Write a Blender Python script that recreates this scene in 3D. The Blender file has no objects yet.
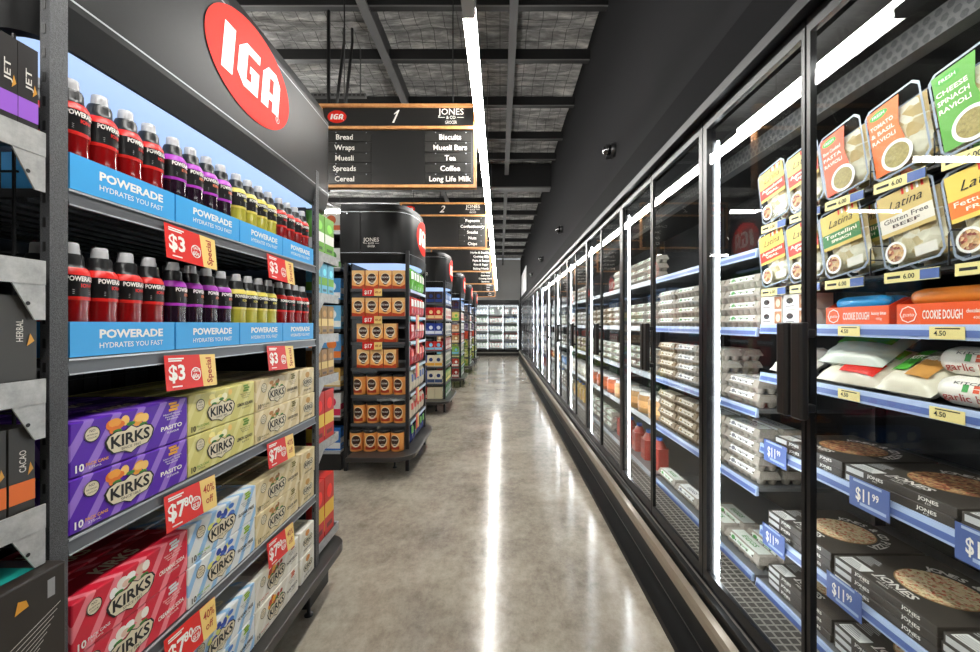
import bpy, math, random
from mathutils import Matrix, Vector
random.seed(11)
SC = bpy.context.scene
COL = SC.collection
PI = math.pi

# ---------------------------------------------------------------- materials
def lin(c):
    c = c / 255.0
    return c / 12.92 if c <= 0.04045 else ((c + 0.055) / 1.055) ** 2.4
def rgb(r, g, b): return (lin(r), lin(g), lin(b), 1.0)
_mats = {}
def mat(r, g, b, rough=0.45, metal=0.0, spec=0.5, emit=None, alpha=None, coat=0.0):
    key = (r, g, b, rough, metal, spec, emit, alpha, coat)
    if key in _mats: return _mats[key]
    m = bpy.data.materials.new('m_%d_%d_%d_%d' % (r, g, b, len(_mats)))
    m.use_nodes = True
    p = m.node_tree.nodes['Principled BSDF']
    p.inputs['Base Color'].default_value = rgb(r, g, b)
    p.inputs['Roughness'].default_value = rough
    p.inputs['Metallic'].default_value = metal
    p.inputs['Specular IOR Level'].default_value = spec
    p.inputs['Coat Weight'].default_value = coat
    if emit:
        p.inputs['Emission Color'].default_value = rgb(r, g, b)
        p.inputs['Emission Strength'].default_value = emit
    if alpha is not None: p.inputs['Alpha'].default_value = alpha
    _mats[key] = m
    return m
def nodes(m): return m.node_tree.nodes, m.node_tree.links
def custom(name, base=(128, 128, 128), rough=0.5, metal=0.0):
    m = bpy.data.materials.new(name); m.use_nodes = True
    p = m.node_tree.nodes['Principled BSDF']
    p.inputs['Base Color'].default_value = rgb(*base)
    p.inputs['Roughness'].default_value = rough
    p.inputs['Metallic'].default_value = metal
    return m, p
def ramp(nt, stops):
    r = nt.nodes.new('ShaderNodeValToRGB')
    e = r.color_ramp.elements
    while len(e) < len(stops): e.new(0.5)
    for i, (pos, c) in enumerate(stops):
        e[i].position = pos; e[i].color = rgb(*c) if len(c) == 3 else c
    return r
def objtex(nt, scale=None):
    t = nt.nodes.new('ShaderNodeTexCoord')
    if scale is None: return t.outputs['Object']
    mp = nt.nodes.new('ShaderNodeMapping'); mp.inputs['Scale'].default_value = scale
    nt.links.new(t.outputs['Object'], mp.inputs['Vector'])
    return mp.outputs['Vector']
def noise(nt, vec, scale, detail=4, rough=0.55):
    n = nt.nodes.new('ShaderNodeTexNoise')
    n.inputs['Scale'].default_value = scale; n.inputs['Detail'].default_value = detail
    n.inputs['Roughness'].default_value = rough
    nt.links.new(vec, n.inputs['Vector'])
    return n
def bump(nt, hsock, p, strength, dist):
    b = nt.nodes.new('ShaderNodeBump'); b.inputs['Strength'].default_value = strength
    b.inputs['Distance'].default_value = dist
    nt.links.new(hsock, b.inputs['Height']); nt.links.new(b.outputs['Normal'], p.inputs['Normal'])

def concrete():
    m, p = custom('polished_concrete', rough=0.2); nt = m.node_tree
    v = objtex(nt)
    n1 = noise(nt, v, 1.6, 8, 0.62); n2 = noise(nt, objtex(nt, (1, .7, 1)), 16, 12, 0.82)
    mx = nt.nodes.new('ShaderNodeMath'); mx.operation = 'ADD'
    s = nt.nodes.new('ShaderNodeMath'); s.operation = 'MULTIPLY'; s.inputs[1].default_value = 0.5
    nt.links.new(n1.outputs['Fac'], mx.inputs[0]); nt.links.new(n2.outputs['Fac'], mx.inputs[1])
    nt.links.new(mx.outputs[0], s.inputs[0])
    r = ramp(nt, [(0.36, (118, 109, 96)), (0.46, (148, 139, 126)), (0.54, (168, 159, 144)), (0.66, (190, 181, 165))])
    nt.links.new(s.outputs[0], r.inputs['Fac'])
    # saw-cut joints
    t = nt.nodes.new('ShaderNodeTexBrick')
    t.offset = 0; t.inputs['Scale'].default_value = 1; t.inputs['Brick Width'].default_value = 3.0
    t.inputs['Row Height'].default_value = 60.0; t.inputs['Mortar Size'].default_value = 0.004
    t.inputs['Color1'].default_value = (1, 1, 1, 1); t.inputs['Color2'].default_value = (1, 1, 1, 1)
    t.inputs['Mortar'].default_value = (.85, .85, .85, 1)
    mp = nt.nodes.new('ShaderNodeMapping'); mp.inputs['Location'].default_value = (0.06, 0.35, 0)
    nt.links.new(v, mp.inputs['Vector']); nt.links.new(mp.outputs['Vector'], t.inputs['Vector'])
    mm = nt.nodes.new('ShaderNodeMix'); mm.data_type = 'RGBA'; mm.blend_type = 'MULTIPLY'; mm.inputs['Factor'].default_value = 1
    nt.links.new(r.outputs['Color'], mm.inputs['A']); nt.links.new(t.outputs['Color'], mm.inputs['B'])
    nt.links.new(mm.outputs['Result'], p.inputs['Base Color'])
    rr = ramp(nt, [(0.3, (.08,) * 3 + (1,)), (0.7, (.22,) * 3 + (1,))])
    nt.links.new(n2.outputs['Fac'], rr.inputs['Fac']); nt.links.new(rr.outputs['Color'], p.inputs['Roughness'])
    bump(nt, n1.outputs['Fac'], p, 0.12, 0.01)
    p.inputs['Specular IOR Level'].default_value = 0.55
    return m
def foil():
    m, p = custom('foil_blanket', rough=0.42, metal=0.1); nt = m.node_tree
    v = objtex(nt)
    n = noise(nt, objtex(nt, (0.8, 3.2, 1)), 3.4, 7, 0.65)
    n2 = noise(nt, v, 1.3, 3)
    r = ramp(nt, [(0.32, (84, 83, 82)), (0.5, (140, 139, 137)), (0.66, (206, 204, 200))])
    nt.links.new(n.outputs['Fac'], r.inputs['Fac'])
    t = nt.nodes.new('ShaderNodeTexBrick'); t.offset = 0
    t.inputs['Scale'].default_value = 1; t.inputs['Brick Width'].default_value = 0.15
    t.inputs['Row Height'].default_value = 0.15; t.inputs['Mortar Size'].default_value = 0.0035
    t.inputs['Color1'].default_value = (1, 1, 1, 1); t.inputs['Color2'].default_value = (1, 1, 1, 1)
    t.inputs['Mortar'].default_value = (.12, .12, .12, 1)
    nt.links.new(v, t.inputs['Vector'])
    mm = nt.nodes.new('ShaderNodeMix'); mm.data_type = 'RGBA'; mm.blend_type = 'MULTIPLY'; mm.inputs['Factor'].default_value = 1
    nt.links.new(r.outputs['Color'], mm.inputs['A']); nt.links.new(t.outputs['Color'], mm.inputs['B'])
    nt.links.new(mm.outputs['Result'], p.inputs['Base Color'])
    bump(nt, n.outputs['Fac'], p, 0.9, 0.09)
    return m
def glassmat(name, tint=(0.97, 0.985, 0.98), ior=1.5, rough=0.0):
    m = bpy.data.materials.new(name); m.use_nodes = True; nt = m.node_tree
    nt.nodes.clear()
    o = nt.nodes.new('ShaderNodeOutputMaterial'); mx = nt.nodes.new('ShaderNodeMixShader')
    tr = nt.nodes.new('ShaderNodeBsdfTransparent'); tr.inputs['Color'].default_value = tint + (1,)
    gl = nt.nodes.new('ShaderNodeBsdfGlossy'); gl.inputs['Roughness'].default_value = rough
    # Schlick reflectance, the same from both faces of the sheet
    lw = nt.nodes.new('ShaderNodeLayerWeight'); lw.inputs['Blend'].default_value = 0.5
    pw = nt.nodes.new('ShaderNodeMath'); pw.operation = 'POWER'; pw.inputs[1].default_value = 5.0
    ma = nt.nodes.new('ShaderNodeMath'); ma.operation = 'MULTIPLY_ADD'; ma.inputs[1].default_value = 0.6; ma.inputs[2].default_value = 0.022
    nt.links.new(lw.outputs['Facing'], pw.inputs[0]); nt.links.new(pw.outputs[0], ma.inputs[0])
    nt.links.new(ma.outputs[0], mx.inputs[0]); nt.links.new(tr.outputs[0], mx.inputs[1])
    nt.links.new(gl.outputs[0], mx.inputs[2]); nt.links.new(mx.outputs[0], o.inputs['Surface'])
    return m
def stripes(base, line, freq=26.0, frac=0.36):
    m, p = custom('striped_card_%d_%d_%d' % base, rough=0.38); nt = m.node_tree
    v = objtex(nt)
    sp = nt.nodes.new('ShaderNodeSeparateXYZ'); nt.links.new(v, sp.inputs[0])
    a = nt.nodes.new('ShaderNodeMath'); a.operation = 'MULTIPLY_ADD'; a.inputs[1].default_value = -0.62
    nt.links.new(sp.outputs['Z'], a.inputs[0]); nt.links.new(sp.outputs['X'], a.inputs[2])
    a2 = nt.nodes.new('ShaderNodeMath'); a2.operation = 'ADD'
    nt.links.new(a.outputs[0], a2.inputs[0]); nt.links.new(sp.outputs['Y'], a2.inputs[1])
    b = nt.nodes.new('ShaderNodeMath'); b.operation = 'MULTIPLY'; b.inputs[1].default_value = freq
    nt.links.new(a2.outputs[0], b.inputs[0])
    f = nt.nodes.new('ShaderNodeMath'); f.operation = 'FRACT'; nt.links.new(b.outputs[0], f.inputs[0])
    l = nt.nodes.new('ShaderNodeMath'); l.operation = 'LESS_THAN'; l.inputs[1].default_value = frac
    nt.links.new(f.outputs[0], l.inputs[0])
    r = ramp(nt, [(0, base), (1, line)]); nt.links.new(l.outputs[0], r.inputs['Fac'])
    nt.links.new(r.outputs['Color'], p.inputs['Base Color'])
    return m
def speckle(name, stops, scale, rough=0.5, bs=0.0, voronoi=False, metal=0.0):
    m, p = custom(name, rough=rough, metal=metal); nt = m.node_tree
    v = objtex(nt)
    if voronoi:
        n = nt.nodes.new('ShaderNodeTexVoronoi'); n.inputs['Scale'].default_value = scale
        nt.links.new(v, n.inputs['Vector']); sep = nt.nodes.new('ShaderNodeSeparateColor')
        nt.links.new(n.outputs['Color'], sep.inputs[0]); src = sep.outputs[0]; hs = n.outputs['Distance']
    else:
        n = noise(nt, v, scale, 5, 0.7); src = n.outputs['Fac']; hs = src
    r = ramp(nt, stops); nt.links.new(src, r.inputs['Fac'])
    nt.links.new(r.outputs['Color'], p.inputs['Base Color'])
    if bs: bump(nt, hs, p, bs, 0.004)
    return m

BLACK = mat(22, 22, 23, 0.35); SATIN = mat(34, 34, 35, 0.28); DARK = mat(30, 30, 31, 0.5)
GREYM = speckle('hammered_grey', [(0.3, (52, 53, 55)), (0.7, (104, 105, 107))], 420, 0.45, 0.5, metal=0.3)
GALV = speckle('brushed_bracket', [(0.3, (150, 150, 148)), (0.7, (190, 190, 187))], 30, 0.4, metal=0.2)
SHELF = mat(58, 59, 61, 0.4, 0.3); RAIL = mat(96, 98, 101, 0.35, 0.4); RAILC = mat(190, 194, 198, 0.25, 0.3)
WHITE = mat(238, 238, 234, 0.45); OFFW = mat(214, 210, 200, 0.55); CREAM = mat(226, 214, 184, 0.5)
RED = mat(222, 38, 30, 0.35); YEL = mat(240, 205, 120, 0.4); GREEN = mat(70, 160, 50, 0.4)
BLUE = mat(60, 164, 228, 0.4); ORANGE = mat(238, 96, 34, 0.4); INK = mat(20, 18, 18, 0.5)
CARD = mat(168, 132, 88, 0.7); WOOD = speckle('pale_timber', [(0.3, (190, 128, 72)), (0.7, (222, 164, 104))], 20, 0.45)
GLASS = glassmat('door_glass'); FILM = glassmat('clear_film', (0.93, 0.94, 0.95), 1.5, 0.08)
LED = mat(245, 250, 255, 0.5, emit=25.0); CANL = mat(250, 250, 248, 0.5, emit=7.0); LEDW = mat(245, 250, 254, 0.5, emit=4.5); TUBE = mat(255, 253, 248, 0.5, emit=27.0)
PANEL = mat(164, 190, 228, 0.3, emit=0.5)

# ---------------------------------------------------------------- mesh builder
_txt = {}
def text_mesh(s, bold=0.0, shear=0.0):
    k = (s, bold, shear)
    if k not in _txt:
        cu = bpy.data.curves.new('t', 'FONT'); cu.body = s; cu.resolution_u = 2
        cu.offset = bold; cu.shear = shear; cu.fill_mode = 'FRONT'
        ob = bpy.data.objects.new('t', cu); COL.objects.link(ob)
        dg = bpy.context.evaluated_depsgraph_get()
        me = bpy.data.meshes.new_from_object(ob.evaluated_get(dg))
        vs = [(v.co.x, v.co.y) for v in me.vertices]; fs = [tuple(p.vertices) for p in me.polygons]
        # keep faces pointing +z
        out = []
        for p in me.polygons:
            out.append(tuple(p.vertices) if p.normal.z >= 0 else tuple(reversed(p.vertices)))
        bpy.data.objects.remove(ob); bpy.data.curves.remove(cu); bpy.data.meshes.remove(me)
        if vs:
            x0 = min(v[0] for v in vs); x1 = max(v[0] for v in vs)
        else: x0, x1 = 0, 1
        _txt[k] = ([(v[0] - x0, v[1]) for v in vs], out, x1 - x0)
    return _txt[k]
CAP = 0.69

class MB:
    def __init__(s): s.v = []; s.f = []; s.mi = []; s.mats = []; s.T = Matrix.Identity(4); s.sm = set()
    def m(s, mt):
        if mt not in s.mats: s.mats.append(mt)
        return s.mats.index(mt)
    def add(s, vs, fs, mt, smooth=False):
        b = len(s.v); k = s.m(mt)
        s.v += [tuple(s.T @ Vector(p)) for p in vs]
        for f in fs:
            if smooth: s.sm.add(len(s.f))
            s.f.append(tuple(b + i for i in f)); s.mi.append(k)
        return s
    def box(s, x0, x1, y0, y1, z0, z1, mt):
        v = [(x0, y0, z0), (x1, y0, z0), (x1, y1, z0), (x0, y1, z0), (x0, y0, z1), (x1, y0, z1), (x1, y1, z1), (x0, y1, z1)]
        return s.add(v, [(3, 2, 1, 0), (4, 5, 6, 7), (0, 1, 5, 4), (1, 2, 6, 5), (2, 3, 7, 6), (3, 0, 4, 7)], mt)
    def prism(s, pts, z0, z1, mt, axis='z'):
        n = len(pts)
        def P(p, z): return (p[0], p[1], z) if axis == 'z' else ((z, p[0], p[1]) if axis == 'x' else (p[0], z, p[1]))
        v = [P(p, z0) for p in pts] + [P(p, z1) for p in pts]
        f = [tuple(reversed(range(n))), tuple(range(n, 2 * n))] + [(i, (i + 1) % n, n + (i + 1) % n, n + i) for i in range(n)]
        if axis == 'y': f = [tuple(reversed(q)) for q in f]
        return s.add(v, f, mt)
    def lathe(s, prof, mt, n=20, smooth=True, caps=True, cx=0, cy=0):
        v = []; f = []
        for r, z in prof:
            v += [(cx + r * math.cos(2 * PI * i / n), cy + r * math.sin(2 * PI * i / n), z) for i in range(n)]
        for j in range(len(prof) - 1):
            f += [(j * n + i, j * n + (i + 1) % n, (j + 1) * n + (i + 1) % n, (j + 1) * n + i) for i in range(n)]
        s.add(v, f, mt, smooth)
        if caps:
            s.add(v[:n], [tuple(reversed(range(n)))], mt); s.add(v[-n:], [tuple(range(n))], mt)
        return s
    def tube(s, pts, r, mt, n=8):
        pts = [Vector(p) for p in pts]; v = []; f = []
        for i, p in enumerate(pts):
            d = (pts[min(i + 1, len(pts) - 1)] - pts[max(i - 1, 0)]).normalized()
            u = d.cross(Vector((0, 0, 1)) if abs(d.z) < .9 else Vector((1, 0, 0))).normalized(); w = d.cross(u)
            v += [tuple(p + r * (math.cos(2 * PI * k / n) * u + math.sin(2 * PI * k / n) * w)) for k in range(n)]
        for j in range(len(pts) - 1):
            f += [(j * n + k, j * n + (k + 1) % n, (j + 1) * n + (k + 1) % n, (j + 1) * n + k) for k in range(n)]
        f += [tuple(reversed(range(n))), tuple(range(len(v) - n, len(v)))]
        return s.add(v, f, mt, True)
    def pillow(s, w, h, d, mt, nx=10, nz=12, flat=0.6, cz=None, wob=0.0):
        # soft bag standing on its base, front towards -y
        cz = h / 2 if cz is None else cz
        rnd = random.Random(int(w * 1e4 + h * 1e3)); v = []; f = []
        for side in (-1, 1):
            for j in range(nz + 1):
                for i in range(nx + 1):
                    u = 2 * i / nx - 1; t = 2 * j / nz - 1
                    th = (max(0, 1 - abs(u) ** 3)) ** .6 * (max(0, 1 - abs(t) ** 4)) ** flat
                    o = rnd.uniform(-wob, wob) if 0 < i < nx and 0 < j < nz else 0
                    v.append((u * w / 2 * (1 - .04 * (1 - t * t)), side * (d / 2 * th + o) , cz + t * h / 2))
        N = (nx + 1) * (nz + 1)
        for j in range(nz):
            for i in range(nx):
                a = j * (nx + 1) + i
                f.append((a, a + 1, a + nx + 2, a + nx + 1)); b = a + N
                f.append((b + nx + 1, b + nx + 2, b + 1, b))
        return s.add(v, f, mt, True)
    # flat artwork, on a plane; F maps (x, y, lift) -> local 3D
    def art(s, F, pts, mt, lift=1, tri=None):
        v = [F(p[0], p[1], lift * 0.0005) for p in pts]
        return s.add(v, tri or [tuple(range(len(pts)))], mt)
    def arect(s, F, x0, x1, y0, y1, mt, lift=1): return s.art(F, [(x0, y0), (x1, y0), (x1, y1), (x0, y1)], mt, lift)
    def aell(s, F, cx, cy, rx, ry, mt, lift=1, n=28): return s.art(F, [(cx + rx * math.cos(2 * PI * i / n), cy + ry * math.sin(2 * PI * i / n)) for i in range(n)], mt, lift)
    def ring(s, F, cx, cy, rx, ry, t, mt, lift=1, n=28):
        p = []; f = []
        for i in range(n):
            a = 2 * PI * i / n
            p += [(cx + rx * math.cos(a), cy + ry * math.sin(a)), (cx + (rx - t) * math.cos(a), cy + (ry - t) * math.sin(a))]
        for i in range(n):
            j = (i + 1) % n; f.append((2 * i, 2 * j, 2 * j + 1, 2 * i + 1))
        return s.art(F, p, mt, lift, f)
    def text(s, F, st, cx, cy, h, mt, w=None, lift=2, bold=0.0, shear=0.0, rot=0.0, align='c'):
        vs, fs, tw = text_mesh(st, bold, shear)
        if not vs: return s
        k = h / CAP; kx = (w / tw) if w else k
        W = tw * kx; ox = -W / 2 if align == 'c' else (0 if align == 'l' else -W)
        c, sn = math.cos(rot), math.sin(rot); P = []
        for x, y in vs:
            X = x * kx + ox; Y = y * k - h / 2
            P.append((cx + X * c - Y * sn, cy + X * sn + Y * c))
        return s.art(F, P, mt, lift, fs)
    def arctext(s, F, st, cx, cy, R, h, a0, a1, mt, bold=0.01, lift=2):
        chars = list(st); n = len(chars)
        for i, ch in enumerate(chars):
            if ch == ' ': continue
            a = a0 + (a1 - a0) * (i + .5) / n
            s.text(F, ch, cx + R * math.cos(a), cy + R * math.sin(a), h, mt, None, lift, bold, 0, a - PI / 2)
        return s
    def build(s, name, parent=None, bevel=0, seg=2):
        me = bpy.data.meshes.new(name)
        me.from_pydata(s.v, [], s.f)
        for mt in s.mats: me.materials.append(mt)
        me.polygons.foreach_set('material_index', s.mi)
        if s.sm: me.polygons.foreach_set('use_smooth', [i in s.sm for i in range(len(s.f))])
        me.update()
        o = bpy.data.objects.new(name, me); COL.objects.link(o)
        if parent: o.parent = parent
        if bevel:
            b = o.modifiers.new('bevel', 'BEVEL'); b.width = bevel; b.segments = seg
            b.limit_method = 'ANGLE'; b.angle_limit = 0.6
        return o
# artwork frames
def FR(y, x0=0, z0=0):      # front face (towards -y) at given y
    return lambda x, z, l: (x0 + x, y - l, z0 + z)
def TOPF(z, x0=0, y0=0):    # lying on top, read from -y
    return lambda x, y, l: (x0 + x, y0 + y, z + l)
def CYL(r, z0=0, a0=0.0):   # wrapped round a can, front -y
    return lambda x, z, l: ((r + l) * math.sin(x / r + a0), -(r + l) * math.cos(x / r + a0), z0 + z)
def SIDEX(x, y0=0, z0=0):   # face towards +x, read by someone looking at -x
    return lambda u, v, l: (x + l, y0 + u, z0 + v)
def SIDEN(x, y0=0, z0=0):   # face towards -x
    return lambda u, v, l: (x - l, y0 - u, z0 + v)

def empty(name, loc=(0, 0, 0), rz=0.0):
    o = bpy.data.objects.new(name, None); COL.objects.link(o)
    o.empty_display_size = 0.05; o.location = loc; o.rotation_euler = (0, 0, rz); return o
def tag(o, label=None, cat=None, group=None, kind=None):
    if label: o['label'] = label
    if cat: o['category'] = cat
    if group: o['group'] = group
    if kind: o['kind'] = kind
    return o
KIDS = {}
def kids(o): return KIDS.setdefault(o.name, [c for c in o.children])
def dup(root):
    r = root.copy(); COL.objects.link(r)
    for ch in kids(root):
        c = ch.copy(); COL.objects.link(c); c.parent = r
        for g in kids(ch):
            d = g.copy(); COL.objects.link(d); d.parent = c
    return r
PROTO = {}
def put(key, fn, loc, rz, label, cat, group=None, scale=None, tilt=0.0):
    if key not in PROTO:
        o = fn(); bpy.context.view_layer.update(); kids(o)
        for c in kids(o): kids(c)
        PROTO[key] = o
    else: o = dup(PROTO[key])
    o.location = loc; o.rotation_mode = 'ZXY' if tilt else 'XYZ'
    o.rotation_euler = (tilt, 0, rz)
    o.scale = scale if scale else (1, 1, 1)
    for k in ('label', 'category', 'group'):
        if k in o: del o[k]
    return tag(o, label, cat, group)
ORD = ['first', 'second', 'third', 'fourth', 'fifth', 'sixth', 'seventh', 'eighth', 'ninth', 'tenth', 'eleventh', 'twelfth', 'thirteenth',
       'fourteenth', 'fifteenth', 'sixteenth', 'seventeenth', 'eighteenth', 'nineteenth', 'twentieth']
def shade(c, f): return tuple(max(0, min(255, int(x * f))) for x in c)

# ---------------------------------------------------------------- setting
STEELD = mat(24, 24, 25, 0.45)
YB, YF, XL, XR, ZC = 19.95, -3.5, -7.0, 1.02, 4.72
b = MB(); b.box(XL, 2.0, YF, YB, -0.1, 0, concrete()); tag(b.build('floor'), kind='structure')
PUR = (2.3, 3.05, 3.78, 4.55, 5.5, 6.5, 7.3, 8.9, 9.9, 11.0, 12.0, 13.2, 14.6, 16.0, 17.4)
b = MB(); v = []; f = []; dx, dy = .085, .07
from mathutils import noise as mn
nx, ny = int(9.0 / dx) + 1, int((YB - YF) / dy) + 1
stops = [YF, -2.0, -.6, .8] + list(PUR) + [18.7, YB + .2]
for j in range(ny + 1):
    y = YF + j * (YB - YF) / ny
    k = max(i for i in range(len(stops)) if stops[i] <= y); t = (y - stops[k]) / (stops[k + 1] - stops[k])
    for i in range(nx + 1):
        x = XL + i * 9.0 / nx
        z = ZC + .10 - .14 * math.sin(PI * t) * (.75 + .35 * mn.noise(Vector((x * .9, k * 3.1, 0)))) + .035 * mn.noise(Vector((x * 1.8, y * 7, 0))) + .02 * mn.noise(Vector((x * 6, y * 14, 5)))
        v.append((x, y, min(z, ZC + .13)))
for j in range(ny):
    for i in range(nx): a = j * (nx + 1) + i; f.append((a, a + nx + 1, a + nx + 2, a + 1))
b.add(v, f, foil(), True); b.box(XL, 2.0, YF, YB, ZC + .15, ZC + .2, STEELD); tag(b.build('ceiling'), kind='structure')
WALLD = mat(31, 31, 32, 0.8, 0, 0.04); WALLG = mat(150, 150, 149, 0.6)
b = MB(); b.box(XR, 2.0, YF, YB, 2.665, ZC, WALLD); b.box(1.95, 2.0, YF, YB, 0, 2.665, WALLD); tag(b.build('wall_right'), kind='structure')
b = MB(); b.box(XL, 2.0, YB, YB + .1, 0, ZC, WALLG); tag(b.build('wall_back'), kind='structure')
b = MB(); b.box(XL, 2.0, YF - .1, YF, 0, ZC, mat(120, 120, 118, .6)); tag(b.build('wall_front'), kind='structure')
b = MB(); b.box(XL - .1, XL, YF, YB, 0, ZC, mat(120, 120, 118, .6)); tag(b.build('wall_left'), kind='structure')
# roof steel
STEEL = mat(24, 24, 25, 0.45); STEELG = mat(88, 88, 88, 0.5, 0.2)
i = 0
for y in (2.3, 3.05, 3.78, 4.55, 5.5, 6.5, 7.3, 8.9, 9.9, 11.0, 12.0, 13.2, 14.6, 16.0, 17.4):
    i += 1
    b = MB(); b.box(XL, XR, y, y + .06, 4.50, 4.63, STEEL); b.box(XL, XR, y - .014, y, 4.50, 4.507, STEELG)
    tag(b.build('roof_purlin'), 'dark steel purlin under the foil roof, %s along the aisle' % ORD[i - 1], 'roof beam', 'roof purlins')
for y in (8.0,):
    b = MB(); b.box(XL, XR, y, y + .22, 4.24, 4.7, STEEL); b.box(XL, XR, y - .02, y + .24, 4.22, 4.245, STEELG)
    tag(b.build('roof_girder'), 'deep black steel girder crossing the aisle ceiling', 'roof beam')
for x, w, lab in ((-1.27, .09, 'grey steel joist running along the aisle above the first aisle sign'),
                  (0.13, .08, 'grey steel joist running lengthwise beside the fluorescent light line'),
                  (-4.2, .09, 'grey steel joist running lengthwise over the far shelving')):
    b = MB(); b.box(x - w / 2, x + w / 2, YF, 7.9, 4.44, 4.468, STEELG); b.box(x - .01, x + .01, YF, 7.9, 4.468, 4.70, STEEL)
    b.box(x - w / 2, x + w / 2, 8.28, YB, 4.44, 4.468, STEELG)
    tag(b.build('roof_joist'), lab, 'roof beam', 'roof joists')
for x, y, z0, z1, lab in ((-1.62, 3.78, 2.75, 4.46, 'black hanger rod dropping behind the big black header'),
                          (-1.50, 4.3, 3.97, 4.46, 'thin grey threaded rod holding the slotted strut')):
    b = MB(); b.tube([(x, y, z0), (x, y, z1)], .017 if x < -1.55 else .007, STEEL if x < -1.55 else STEELG)
    tag(b.build('hanger_rod'), lab, 'rod')
b = MB(); b.box(-2.25, -1.44, 4.28, 4.32, 3.93, 3.97, STEELG)
for k in range(17): b.box(-2.22 + k * .046, -2.19 + k * .046, 4.277, 4.28, 3.942, 3.958, INK)
tag(b.build('hanging_strut'), 'slotted grey channel strut hanging under the roof', 'strut')
for q, (x, lab) in enumerate(((-1.5, 'black electrical conduit looping down behind the first aisle sign'), (-1.42, 'second black conduit hanging beside its twin over the first aisle sign'))):
    b = MB(); b.tube([(x - .06, 4.0, 4.45), (x - .02, 3.9, 4.25), (x + .01, 3.75, 3.9), (x + .02, 3.6, 3.4)], .014, STEEL)
    tag(b.build('cable_conduit'), lab, 'conduit')
# bulkhead pale panel
b = MB(); b.box(1.0, 1.018, 15.4, 18.9, 2.62, 3.75, mat(205, 205, 205, .4)); tag(b.build('wall_panel'), 'pale rectangular panel on the dark bulkhead near the back wall', 'panel')
# domes
def dome():
    r = empty('security_camera')
    b = MB(); b.T = Matrix.Rotation(-PI / 2, 4, 'Y'); b.lathe([(.062, 0), (.062, .03), (.05, .038)], mat(30, 30, 31, .3)); b.build('mount_base', r)
    b = MB(); b.T = Matrix.Rotation(-PI / 2, 4, 'Y'); b.lathe([(.048, .036), (.05, .06), (.042, .085), (.026, .1), (.006, .106)], mat(14, 14, 15, .06, 0, .8, None, None, 1.0)); b.build('dome_cover', r)
    b = MB(); b.box(-.075, -.03, -.012, .012, -.075, -.05, mat(44, 44, 45, .3)); b.build('camera_housing', r)
    return r
for k, y in enumerate((3.57, 6.55, 9.5, 12.4)):
    put('dome', dome, (XR, y, 3.05), 0, 'dark dome security camera on the bulkhead above the fridges, %s nearest' % ORD[k], 'security camera', 'dome cameras on the bulkhead')
# light tubes
def light_line(x, y0, y1, z, label, cap=True):
    r = empty('fluorescent_light', (x, y0, z))
    L = y1 - y0
    b = MB(); b.box(-.03, .03, 0, L, .02, .07, mat(200, 200, 198, .4)); b.build('housing', r)
    b = MB(); b.box(-.032, .032, 0, L, -.035, .02, TUBE); b.build('diffuser', r)
    b = MB(); b.box(-.032, .032, -.2, -.004, -.04, .07, mat(150, 150, 149, .4)); b.build('end_cap', r)
    b = MB()
    k = .6
    while k < L:
        MB().tube([(0, k, .07), (0, k, 4.715 - z)], .004, STEELG, 6).build('hanging_wire', r); k += 2.4
    tag(r, label, 'ceiling light', 'linear light lines')
light_line(-.158, 2.06, 18.6, 3.11, 'long glowing linear light hanging over the main aisle')
light_line(-.158, -3.2, 1.55, 3.11, 'linear light hanging over the near end of the aisle')
light_line(-2.6, -3.2, 1.6, 3.38, 'linear light over the side aisle before the first shelving row')
for k, y in enumerate((3.1, 5.8, 8.5, 11.2, 13.9)):
    r = empty('fluorescent_light', (-3.0, y, 3.9))
    for x in (-.4, -3.0): MB().tube([(x, 0, .07), (x, 0, .815)], .004, STEELG, 6).build('hanging_wire', r)
    b = MB(); b.box(-3.6, 0, -.035, .035, .02, .07, mat(200, 200, 198, .4)); b.build('housing', r)
    b = MB(); b.box(-3.6, 0, -.04, .04, -.045, .02, TUBE); b.build('diffuser', r)
    tag(r, 'linear light running crosswise over the %s side aisle' % ORD[k], 'ceiling light', 'crosswise aisle lights')

# ---------------------------------------------------------------- logos
REDSIGN = mat(226, 42, 26, .55, 0, .2); WLET = mat(244, 240, 232, .35)
IGAP = [[(0, 0), (.2, 0), (.2, 1), (0, 1)],
        [(.28, .22), (.42, 0), (.72, 0), (.72, .56), (.52, .56), (.52, .40), (.56, .40), (.56, .2), (.46, .2), (.46, .8), (.72, .8), (.72, 1), (.42, 1), (.28, .78)],
        [(.80, 0), (.97, 0), (.97, .24), (1.07, .24), (1.07, .42), (.97, .42), (.97, .78), (1.07, .78), (1.07, 0), (1.24, 0), (1.24, .78), (1.12, 1), (.92, 1), (.80, .78)]]
def iga_letters(b, F, cx, cy, w, h, lift, sh=.22):
    k = w / 1.24
    for P in IGAP:
        pts = [(cx - w / 2 + x * k + (y - .5) * h * sh, cy + (y - .5) * h) for x, y in P]
        if len(P) == 4: b.art(F, pts, WLET, lift)
        elif P[0][0] < .5: b.art(F, pts, WLET, lift, [(1, 8, 9, 0), (0, 9, 12, 13), (9, 10, 11, 12), (1, 2, 7, 8), (2, 3, 6, 7), (3, 4, 5, 6)])
        else: b.art(F, pts, WLET, lift, [(0, 1, 2, 5, 6, 13), (2, 3, 4, 5), (3, 8, 9, 10, 7, 4), (13, 6, 7, 10, 11, 12)])
def iga(b, F, cx, cy, rx, ry):
    b.aell(F, cx, cy, rx, ry, REDSIGN, 1, 48)
    iga_letters(b, F, cx, cy, rx * 1.3, ry * .85, 3)
    b.text(F, 'R', cx + rx * .68, cy - ry * .52, ry * .07, WLET, None, 3)
    b.ring(F, cx + rx * .68, cy - ry * .52, ry * .075, ry * .075, ry * .012, WLET, 3)
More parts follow.
